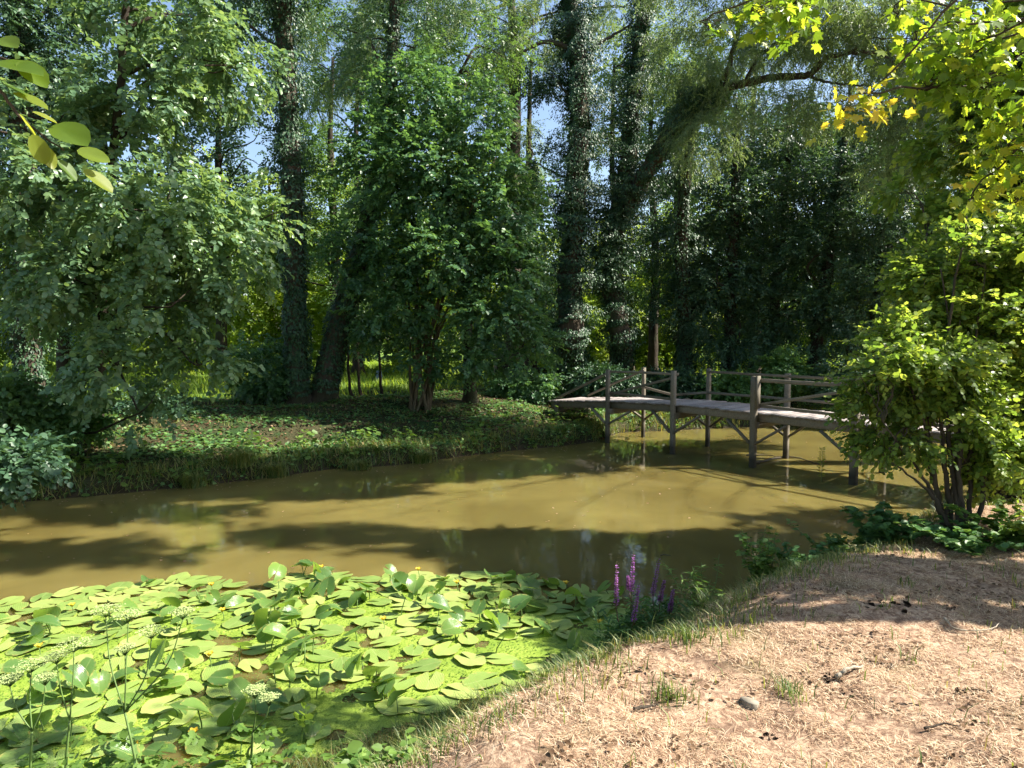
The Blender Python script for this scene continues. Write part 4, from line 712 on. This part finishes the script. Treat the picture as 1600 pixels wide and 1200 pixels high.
for si, (x, y, lab) in enumerate(SEEDS):
    mine = pp[who == si]
    if len(mine) == 0: continue
    c = mine.mean(0); root = thing('water_lily', lab, 'water lily', (c[0], c[1], -.02), 'yellow water lilies in the near corner of the stream')
    for p in mine[:80]:
        o = bpy.data.objects.new('floating_leaf', pad_me[rg.integers(0, 6)]); C.objects.link(o); o.parent = root; s_ = rg.uniform(.20, .34)
        o.location = (p[0] - c[0], p[1] - c[1], .036 + rg.uniform(0, .018)); o.scale = (s_, s_, s_); o.rotation_euler = (rg.normal() * .035, rg.normal() * .035, rg.uniform(0, 6.28)); NL += 1
    nr = {11: 7, 12: 7, 4: 7, 9: 8, 21: 8, 13: 7, 25: 1, 7: 1, 0: 2, 1: 0, 2: 2, 5: 2, 6: 3, 8: 3, 26: 1}.get(si, 5); st = MB()
    for j in range(int(nr * 1.45)):
        q = mine[rg.integers(0, len(mine))] + rg.normal(size=2) * .12
        if not inside(q[None], LP)[0] or gz(*q) > -.02: continue
        h = rg.uniform(.03, .09) if si in (1, 2, 3, 5, 6, 7) else rg.uniform(.05, .19); o = bpy.data.objects.new('raised_leaf', rais_me[rg.integers(0, 6)]); C.objects.link(o); o.parent = root; s_ = rg.uniform(.15, .27)
        o.location = (q[0] - c[0], q[1] - c[1], h + .02); o.scale = (s_, s_, s_); o.rotation_euler = (rg.normal() * .45, rg.normal() * .45 + .12, rg.uniform(0, 6.28)); NL += 1
        bs = q + rg.normal(size=2) * .05; tube(MB(), np.array([[bs[0], bs[1], -.2], [(bs[0] + q[0]) / 2, (bs[1] + q[1]) / 2, h * .4], [q[0], q[1], h]]), [.006, .005, .004], 5).build('stalk', M['stem'], root, origin=(c[0], c[1], -.02))
    for j in range(1 if si % 2 == 0 or si in (15, 17, 19) else 0):
        q = mine[rg.integers(0, len(mine))] + rg.normal(size=2) * .1; h = rg.uniform(.06, .12); o = bpy.data.objects.new('flower', flow_me); C.objects.link(o); o.parent = root; o.location = (q[0] - c[0], q[1] - c[1], h + .02)
        tube(MB(), np.array([[q[0], q[1], -.2], [q[0] + .01, q[1], h * .5], [q[0], q[1], h]]), [.005, .004, .004], 5).build('stalk', M['stem'], root, origin=(c[0], c[1], -.02))

# ------------------------------------------------------------------ flowering and bank plants
def loosestrife(label, base, spikes, seed):
    root = thing('purple_loosestrife', label, 'flower', base, 'purple flowers at the water edge'); rg = RNG(seed); fol = MB()
    for (xt, yt, xb, yb, d) in spikes:
        T = W(xt, yt, d); Bt = W(xb, yb, d); P, R = smooth_path([base + rg.normal(size=3) * np.array([.08, .05, 0]), Bt * .5 + base * .5 + rg.normal(size=3) * .03, Bt, T + (T - Bt) * .12], [.006, .005, .004, .0015], 8, .002, seed); st = MB(); tube(st, P, R, 5)
        st.build('stem', M['stem_red'], root, origin=base); n = 200; t = rg.uniform(0, 1, n); a = rg.uniform(0, 6.28, n); lvl = np.round(t * 16) / 16 + rg.normal(size=n) * .008; r = .024 * (1 - .6 * t); o = np.c_[np.cos(a), np.sin(a), np.zeros(n)]; fl = MB()
        put_leaves(fl, Bt + (T - Bt) * lvl[:, None] + o * r[:, None] * .3, o + np.array([0, 0, .4]), rg.normal(size=(n, 3)) * .4 + np.array([0, 0, 1]), rg.uniform(.014, .026, n) * (1 - .4 * t), OVAL, rg.uniform(0, 1, n)); fl.build('flower_spike', M['purple'], root, origin=base)
        n = 46; t = rg.uniform(.15, .8, n); i = (t * (len(P) - 1) * .7).astype(int); a = rg.uniform(0, 6.28, n); put_leaves(fol, P[i], np.c_[np.cos(a), np.sin(a), rg.uniform(-.1, .5, n)], np.c_[rg.normal(size=(n, 2)) * .3, np.ones(n)], rg.uniform(.05, .10, n), WILLOW, rg.uniform(0, 1, n))
    n = 900; a = rg.uniform(0, 6.28, n); P0 = base + np.c_[rg.normal(size=n) * .16, rg.normal(size=n) * .1, rg.uniform(0, .32, n)]; put_leaves(fol, P0, np.c_[np.cos(a), np.sin(a), rg.uniform(-.1, .9, n)], rg.normal(size=(n, 3)) * .5 + np.array([0, 0, 1]), rg.uniform(.05, .11, n), WILLOW, rg.uniform(0, 1, n))
    fol.build('foliage', M['herb'], root, origin=base)
b = G(985, 1025, .05); loosestrife('left clump of purple flower spikes at the edge of the lily leaves', b, [(964, 884, 963, 945, b[1]), (990, 868, 987, 928, b[1] + .1), (981, 900, 983, 922, b[1] + .15), (998, 917, 990, 972, b[1] - .1)], 820)
b = G(1040, 1000, .1); loosestrife('right clump of purple flower spikes leaning over dark water', b, [(1030, 874, 1020, 930, b[1]), (1038, 908, 1031, 940, b[1] - .05), (1052, 922, 1046, 958, b[1] - .1)], 830)

def umbel_plant(label, base, heads, d, seed, leaves=160):
    root = thing('umbel_plant', label, 'wild flower', base, 'pale umbel flowers in the bottom left corner'); rg = RNG(seed); st = MB(); fork = W(heads[0][0] * .5 + heads[0][2] * .5, heads[0][1] * .35 + heads[0][3] * .65, d)
    P, R = smooth_path([base - np.array([0, 0, .05]), (base + fork) / 2 + rg.normal(size=3) * .01, fork], [.009, .008, .006], 6); tube(st, P, R, 6)
    for (hx, hy, bx, by, rr) in heads:
        hp = W(hx, hy, d + rg.uniform(-.1, .1)); P, R = smooth_path([fork, (fork + hp) / 2 + np.array([(hp[0] - fork[0]) * .2, 0, -.02]), hp - np.array([0, 0, .05])], [.005, .004, .003], 5); tube(st, P, R, 5); um = MB()
        for j in range(17):
            a = j * 2.4; q = math.sqrt((j + .4) / 17) * rr; e = hp + np.array([math.cos(a) * q, math.sin(a) * q, .012 * math.cos(q / rr * 1.5)]); tube(st, np.array([hp - np.array([0, 0, .05]), e]), [.0018, .0012], 4)
            n = 26; o = rg.normal(size=(n, 3)) * np.array([.012, .012, .004]); put_leaves(um, e + o, rg.normal(size=(n, 3)) * np.array([1, 1, .2]), np.c_[rg.normal(size=(n, 2)) * .3, np.ones(n)], rg.uniform(.004, .009, n), HEXA, rg.uniform(0, 1, n))
        um.build('umbel', M['umbel'], root, origin=base)
    st.build('stem', M['stem'], root, origin=base); fo = MB(); n = leaves // 8
    p = base + np.c_[rg.normal(size=n) * .14, rg.normal(size=n) * .12, rg.uniform(.05, .34, n)]; D = np.c_[rg.normal(size=(n, 2)), rg.uniform(-.1, .4, n)]; sprays(fo, p, D, np.array([0, 0, 1.]) + rg.normal(size=(n, 3)) * .2, .055, LOBED, 8, .12, seed + 3, st); fo.build('foliage', M['herb_lit'], root, origin=base); return root
def nb(px, py, z=.1): q = G(px, py, z); return np.array([q[0], q[1], max(gz(q[0], q[1]), -.1)])
umbel_plant('tallest umbel plant with several cream heads, rising in front of the lilies', nb(223, 1225), [(165, 952, 225, 1200, .085), (200, 960, 225, 1200, .075), (236, 985, 225, 1200, .07), (285, 955, 225, 1200, .06), (195, 1012, 225, 1200, .05)], 3.95, 840, 330)
umbel_plant('umbel plant with one wide cream head left of the tallest one', nb(100, 1215), [(115, 1006, 103, 1190, .1), (88, 1025, 103, 1190, .06)], 3.9, 841)
umbel_plant('umbel plant with two loose heads near the bottom left corner', nb(50, 1225), [(48, 1038, 52, 1200, .09), (15, 1060, 52, 1200, .06), (70, 1058, 52, 1200, .05)], 3.8, 842)
umbel_plant('small umbel plant low beside the green grass right of the tallest one', nb(395, 1185, .2), [(398, 1078, 392, 1180, .05), (420, 1090, 392, 1180, .04)], 3.7, 843, 260)
def herb(name, label, cat, base, n, h, leaf, tpl, mat, seed, sx=.15, stems=9, group=None):
    root = thing(name, label, cat, base, group); rg = RNG(seed); st = MB(); fo = MB()
    for j in range(stems):
        a = rg.uniform(0, 6.28); top = base + np.array([rg.normal() * sx, rg.normal() * sx * .7, h * rg.uniform(.6, 1)]); P, R = smooth_path([base + rg.normal(size=3) * np.array([sx * .4, sx * .4, 0]), (base + top) / 2 + rg.normal(size=3) * .02, top], [.004, .003, .0015], 6); tube(st, P, R, 4)
        m = n // stems; t = rg.uniform(.1, 1, m); i = (t * (len(P) - 1)).astype(int); a = rg.uniform(0, 6.28, m); put_leaves(fo, P[i], np.c_[np.cos(a), np.sin(a), rg.uniform(-.3, .4, m)], np.c_[rg.normal(size=(m, 2)) * .4, np.ones(m)], leaf * rg.uniform(.6, 1.1, m), tpl, rg.uniform(0, 1, m))
    st.build('stem', M['stem'], root, origin=base); fo.build('foliage', M[mat], root, origin=base); return root
def nz(px, py, z): q = G(px, py, z); return np.array([q[0], q[1], gz(q[0], q[1])])
herb('willowherb', 'slender leafy herb standing against dark water right of the purple flowers', 'herb', nz(1098, 985, .35), 420, .52, .075, WILLOW, 'herb_lit', 850, .13)
herb('nettle', 'bushy nettle clump on the bank edge left of the reflected bridge posts', 'herb', nz(1190, 945, .5), 520, .50, .07, KITE, 'herb_lit', 851, .13, 12)
herb('nettle', 'low herbs on the bank edge just right of the bushy nettle clump', 'herb', nz(1250, 912, .65), 500, .28, .06, OVAL, 'herb', 857, .22, 12)
herb('nettle', 'herb clump on the bank edge between the nettle clumps and the bramble', 'herb', nz(1310, 893, .7), 600, .26, .065, KITE, 'herb_lit', 858, .25, 12)
herb('bramble', 'low dark leafy bramble at the water edge below the sunny bush', 'shrub', nz(1370, 890, .7), 900, .34, .08, OVAL, 'herb', 852, .3, 16)
herb('nettle', 'dark leafy clump of herbs at the foot of the sunny bush', 'herb', nz(1500, 868, .95), 900, .24, .07, OVAL, 'herb', 853, .35, 18)
herb('nettle', 'green ivy and herb clump under the dark old trunk at the right edge', 'herb', nz(1580, 862, .98), 900, .28, .075, OVAL, 'herb_lit', 854, .35, 18)
herb('burdock', 'broad leaved green weed at the bottom edge where grass meets lilies', 'herb', nz(560, 1190, .5), 60, .18, .10, OVAL, 'herb_lit', 855, .1, 6)
herb('clover', 'small green clover patch low in the dry grass at the bottom', 'herb', nz(640, 1215, .7), 90, .09, .05, OVAL, 'herb_lit', 856, .1, 8)
for k, (x, y, z, h, n, lab) in enumerate([(1110, 985, .6, .22, 260, 'tall green grass tuft just right of the purple flowers'), (1235, 918, .75, .2, 300, 'sunlit grass tuft on the bank crest before the reflected bridge'), (1165, 905, .35, .42, 160, 'tallest dark sedge tuft standing at the water edge'), (1235, 1075, 1.05, .1, 160, 'tiny green grass tuft beside the flat stone'),
                                          (1050, 1100, 1.0, .13, 200, 'bright green grass tuft low in the dry grass'), (1070, 1040, .9, .14, 200, 'arching green grass tuft in front of the dry slope'), (700, 1120, .45, .2, 300, 'green tuft where dry grass meets the duckweed'), (620, 1150, .4, .2, 320, 'lush tuft right of the broad leaved weed'), (930, 1010, .3, .22, 300, 'green tuft below the purple flowers')]):
    b = nz(x, y, z); rg = RNG(870 + k); n = int(n * .55); P0 = b + np.c_[rg.normal(size=n) * (.035 + .012 * (k % 3)), rg.normal(size=n) * .05, np.zeros(n)]; mb = MB(); blades(mb, P0, rg.uniform(.3, 1.0, n) * h, rg.uniform(.003, .006, n), rg.uniform(.1, 1.0, n), 880 + k)
    mb.r = [r * .62 for r in mb.r]; o = mb.build('grass_tuft', M['grass_green'], origin=b); tag(o, lab, 'grass tuft', 'grass tufts on the near bank')
for k, (px, py, h) in enumerate([(375, 735, .45), (430, 733, .4), (300, 748, .35), (560, 722, .35), (660, 712, .35), (765, 705, .3)]):
    b = G(px, py, .15); b[2] = gz(b[0], b[1]); n = 420; rg = RNG(890 + k); P0 = b + np.c_[rg.normal(size=n) * .10, rg.normal(size=n) * .08, np.zeros(n)]; mb = MB(); blades(mb, P0, rg.uniform(.6, 1.1, n) * h, rg.uniform(.006, .012, n), rg.uniform(.3, 1.4, n), 895 + k)
    tag(mb.build('sedge_tuft', M['grass_green'], origin=b), ['drooping sedge tuft below the straight ivy trunk, left one', 'drooping sedge tuft right below the straight ivy trunk', 'dark sedge tuft nearest the drooping tree on the far bank', 'sedge tuft on the far waterline below the saplings', 'sedge tuft on the far waterline below the hazel', 'sedge tuft on the far waterline nearest the bridge'][k], 'sedge', 'sedge tufts on the far waterline')

# ------------------------------------------------------------------ sprig, driftwood, sticks, stone, far things
b = G(1283, 753); root = thing('water_sprig', 'bright yellow green leafy sprig in front of the sunlit water under the bridge', 'water plant', b); mb = MB(); fo = MB()
P, R = smooth_path([b - np.array([0, 0, .1]), b + np.array([.01, 0, .3]), b + np.array([0, 0, .63])], [.005, .004, .002], 6); tube(mb, P, R, 5).build('stem', M['stem'], root, origin=b)
rg = RNG(900); n = 54; t = np.linspace(.15, 1, n); side = np.where(np.arange(n) % 2, 1, -1); p = b + np.c_[np.zeros(n), np.zeros(n), t * .63]; put_leaves(fo, p, np.c_[side * 1., rg.normal(size=n) * .5, rg.uniform(.1, .8, n)], np.c_[rg.normal(size=n) * .3, -np.ones(n), np.ones(n)], rg.uniform(.06, .11, n), WILLOW, rg.uniform(.5, 1, n)); fo.build('foliage', M['leaf_near'], root, origin=b)
def stick(name, lab, cat, pts, r, mat, group=None, seed=0):
    P, R = smooth_path(pts, np.linspace(r, r * .35, len(pts)), 6, r * .25, seed); o = tube(MB(), P, R, 7, .08, seed).build(name, M[mat], origin=pts[0], smooth=True); return tag(o, lab, cat, group)
Gz = lambda x, y, z: G(x, y, z)
stick('driftwood', 'forked pale branch floating past the foot of the far bridge post', 'branch', [Gz(1177, 722, .05), Gz(1195, 720, .03), Gz(1222, 714, .03), Gz(1245, 715, .03), Gz(1280, 725, .02)], .03, 'drift', seed=1)
stick('driftwood', 'thin straight branch floating between the two bridge posts', 'branch', [Gz(1166, 711, .02), Gz(1195, 711, .02), Gz(1220, 714, .02)], .018, 'drift', seed=2)
stick('driftwood', 'short dark stick end poking up beside the forked floating branch', 'branch', [Gz(1185, 724, .0), Gz(1178, 722, .08), Gz(1174, 719, .14)], .035, 'bark', seed=3)
stick('driftwood', 'pale stick sticking out of the water nearest the sunny bush', 'branch', [Gz(1352, 806, -.02), Gz(1362, 800, .03), Gz(1372, 794, .08)], .016, 'drift', seed=4)
stick('driftwood', 'longest pale stick in the water in front of the bush', 'branch', [Gz(1358, 819, .01), Gz(1378, 812, .02), Gz(1396, 803, .03)], .014, 'drift', seed=5)
stick('driftwood', 'broken pale stump tip standing in the water before the bush', 'branch', [Gz(1390, 817, -.03), Gz(1390, 812, .06), Gz(1389, 812, .2)], .035, 'drift', seed=6)
stick('driftwood', 'bare stick sloping up from the bank into the water by the bramble', 'branch', [Gz(1380, 868, .55), Gz(1400, 853, .5), Gz(1418, 838, .45)], .012, 'drift', seed=7)
stick('driftwood', 'little pale stick floating behind the purple flowers', 'branch', [Gz(1032, 867, .01), Gz(1040, 867, .012), Gz(1049, 868, .01)], .009, 'drift', seed=8)
def on(px, py, z, lift): q = G(px, py, z); return np.array([q[0], q[1], gz(q[0], q[1]) + lift])
stick('stick', 'pale dry stick lying on the sunlit dry grass', 'stick', [on(1308, 1050, 1.08, .02), on(1325, 1046, 1.08, .03), on(1348, 1037, 1.08, .02)], .013, 'drift', seed=9)
stick('stick', 'dark short stick lying in dry grass at the slope foot', 'stick', [on(990, 1125, 1.0, .015), on(1012, 1120, 1.0, .03), on(1030, 1112, 1.0, .02)], .01, 'bark', seed=10)
stick('stick', 'thin curved twig on the shaded dry grass at right', 'stick', [on(1475, 972, 1.08, .02), on(1495, 983, 1.08, .02), on(1545, 982, 1.08, .02), on(1562, 972, 1.08, .03)], .006, 'drift', seed=11)
stick('stick', 'thin brown twig lying at the lower right of the dry grass', 'stick', [on(1445, 1120, 1.1, .015), on(1475, 1118, 1.1, .02), on(1500, 1122, 1.1, .015)], .006, 'bark', seed=12)
c = on(1172, 1087, 1.05, .012); rg = RNG(910); mb = MB(); k = 9; top = []; a = np.linspace(0, 6.28, k, endpoint=False)
ring = np.c_[np.cos(a) * .05 * rg.uniform(.6, 1.15, k), np.sin(a) * .026 * rg.uniform(.6, 1.2, k)]; th = -.75; ring = ring @ np.array([[math.cos(th), math.sin(th)], [-math.sin(th), math.cos(th)]])
V = [(*r, -.03) for r in ring] + [(*(r * 1.0), .007) for r in ring] + [(*(r * .93), .011) for r in ring] + [(0, 0, .012)]
Fc = [[i + l * k, (i + 1) % k + l * k, (i + 1) % k + (l + 1) * k] for l in (0, 1) for i in range(k)] + [[i + l * k, (i + 1) % k + (l + 1) * k, i + (l + 1) * k] for l in (0, 1) for i in range(k)] + [[2 * k + i, 2 * k + (i + 1) % k, 3 * k] for i in range(k)]
tag(mb.add(np.array(V) + c, Fc).build('flat_stone', M['stone'], origin=c), 'pale flat stone lying in the dry grass', 'stone')
for k, (x, y, lab) in enumerate([(1385, 952, 'largest dark soil clod in the shaded dry grass'), (1480, 950, 'dark clod right of the largest one in shade'), (1380, 1028, 'small dark clod in the sunny dry grass below the pale stick'), (1195, 1115, 'dark crumbled soil patch just below the flat stone'), (1295, 1045, 'dark crumb beside the pale dry stick'), (1525, 1070, 'dark crumbs in sunlit grass near the right edge')]):
    c = on(x, y, 1.08, 0); mb = MB(); rg = RNG(920 + k)
    for j in range(16):
        o = c + rg.normal(size=3) * np.array([.06, .03, .0]) * (1.6 if k == 0 else .6); r = rg.uniform(.006, .02) * (1.3 if k == 0 else .8); v = nrm(rg.normal(size=(14, 3))) * r * rg.uniform(.6, 1.2, (14, 1)) + o
        mb.add(v, rg.integers(0, 14, (30, 3)))
    tag(mb.build('soil_clod', M['soil'], origin=c), lab, 'soil clod', 'dark clods in the dry grass')
# far: cloth and bundle in the clearing, log shelter
c = W(592, 604, 27); mb = MB(); V = []; 
for i in range(9):
    for j in range(7): x = (i / 8 - .5) * .36; h = j / 6 * .62; V.append(c + np.array([x * (1.1 - .55 * j / 6), .08 * math.sin(i * 1.9 + j * .6) + .1 * j / 6, h]))
Fq = [[i * 7 + j, (i + 1) * 7 + j, (i + 1) * 7 + j + 1, i * 7 + j + 1] for i in range(8) for j in range(6)]; tag(mb.add(V, Fq).build('hanging_cloth', M['blue_cloth'], origin=c, smooth=True), 'pale blue cloth hung up in the clearing behind a thin sapling', 'cloth')
c = W(612, 604, 27); root = thing('bundle', 'low blue and white bundle lying on the clearing grass right of the cloth', 'bundle', c)
for nm, dx, rx, mt in (('blue_cover', -.12, .2, 'blue_cloth'), ('white_cover', .2, .2, 'white_cloth')):
    u = np.linspace(0, 6.28, 14, endpoint=False); rg = RNG(int(dx * 100) + 950); V = [c + np.array([dx + math.cos(a) * rx * (1 - l * .3), math.sin(a) * .2 * (1 - l * .3), l * .11]) + rg.normal(size=3) * .02 for l in range(3) for a in u] + [c + np.array([dx, 0, .24])]
    Fc = [[l * 14 + i, l * 14 + (i + 1) % 14, (l + 1) * 14 + (i + 1) % 14] for l in range(2) for i in range(14)] + [[l * 14 + i, (l + 1) * 14 + (i + 1) % 14, (l + 1) * 14 + i] for l in range(2) for i in range(14)] + [[28 + i, 28 + (i + 1) % 14, 42] for i in range(14)]
    MB().add(V, Fc).build(nm, M[mt], root, origin=c, smooth=True)
c = W(812, 606, 24); c[2] = gz(c[0], c[1]); root = thing('log_shelter', 'dark rough timber shelter with stacked logs half hidden behind hazel leaves', 'shelter', c)
for j, (x0, x1) in enumerate(((-.85, -.85), (.05, .05))): beam(MB(), c + np.array([x0, 0, -.2]), c + np.array([x1, 0, 1.35 - j * .1]), .12, .12, up=(0, 1, 0), seed=j).build('post', M['wood'], root, origin=c)
beam(MB(), c + np.array([-.95, 0, 1.08]), c + np.array([.25, 0, 1.0]), .1, .12, seed=5).build('beam', M['wood'], root, origin=c)
mb = MB(); [beam(mb, c + np.array([-.05, .6 + .01 * j, .1 + j * .19]), c + np.array([-.05 - .8, .6, .1 + j * .19]), .05, .17, seed=j) for j in range(5)]; mb.build('back_wall', M['bark_dark'], root, origin=c)
for j in range(5): tube(MB(), np.array([c + np.array([.1, .1, .08 + j * .14]), c + np.array([.5, .1, .08 + j * .14]), c + np.array([.95, .12, .08 + j * .14])]), [.065, .07, .06], 9, .03, j).build('log', M['bark'], root, origin=c, smooth=True)
# bits floating on the open water
rg = RNG(960); n = 4500; p = np.c_[rg.uniform(-8, 9, n), rg.uniform(6, 18, n)]; q = inside(p, POLY) & ~inside(p, LP) & ((seg_dist(p, FAR) < .8) | (rg.uniform(0, 1, n) < .12)); p = p[q]; n = len(p); mb = MB()
put_leaves(mb, np.c_[p, np.full(n, .008)], np.c_[rg.normal(size=(n, 2)), np.zeros(n)], np.c_[rg.normal(size=(n, 2)) * .2, np.ones(n)], rg.uniform(.015, .05, n), OVAL, rg.uniform(.6, 1, n))
tag(mb.build('floating_leaf_litter', M['litter']), 'small fallen leaves floating on the open water', 'leaf litter', kind='stuff')
print('leaves on lilies', NL, 'faces', sum(len(o.data.polygons) for o in scene.objects if o.type == 'MESH'))
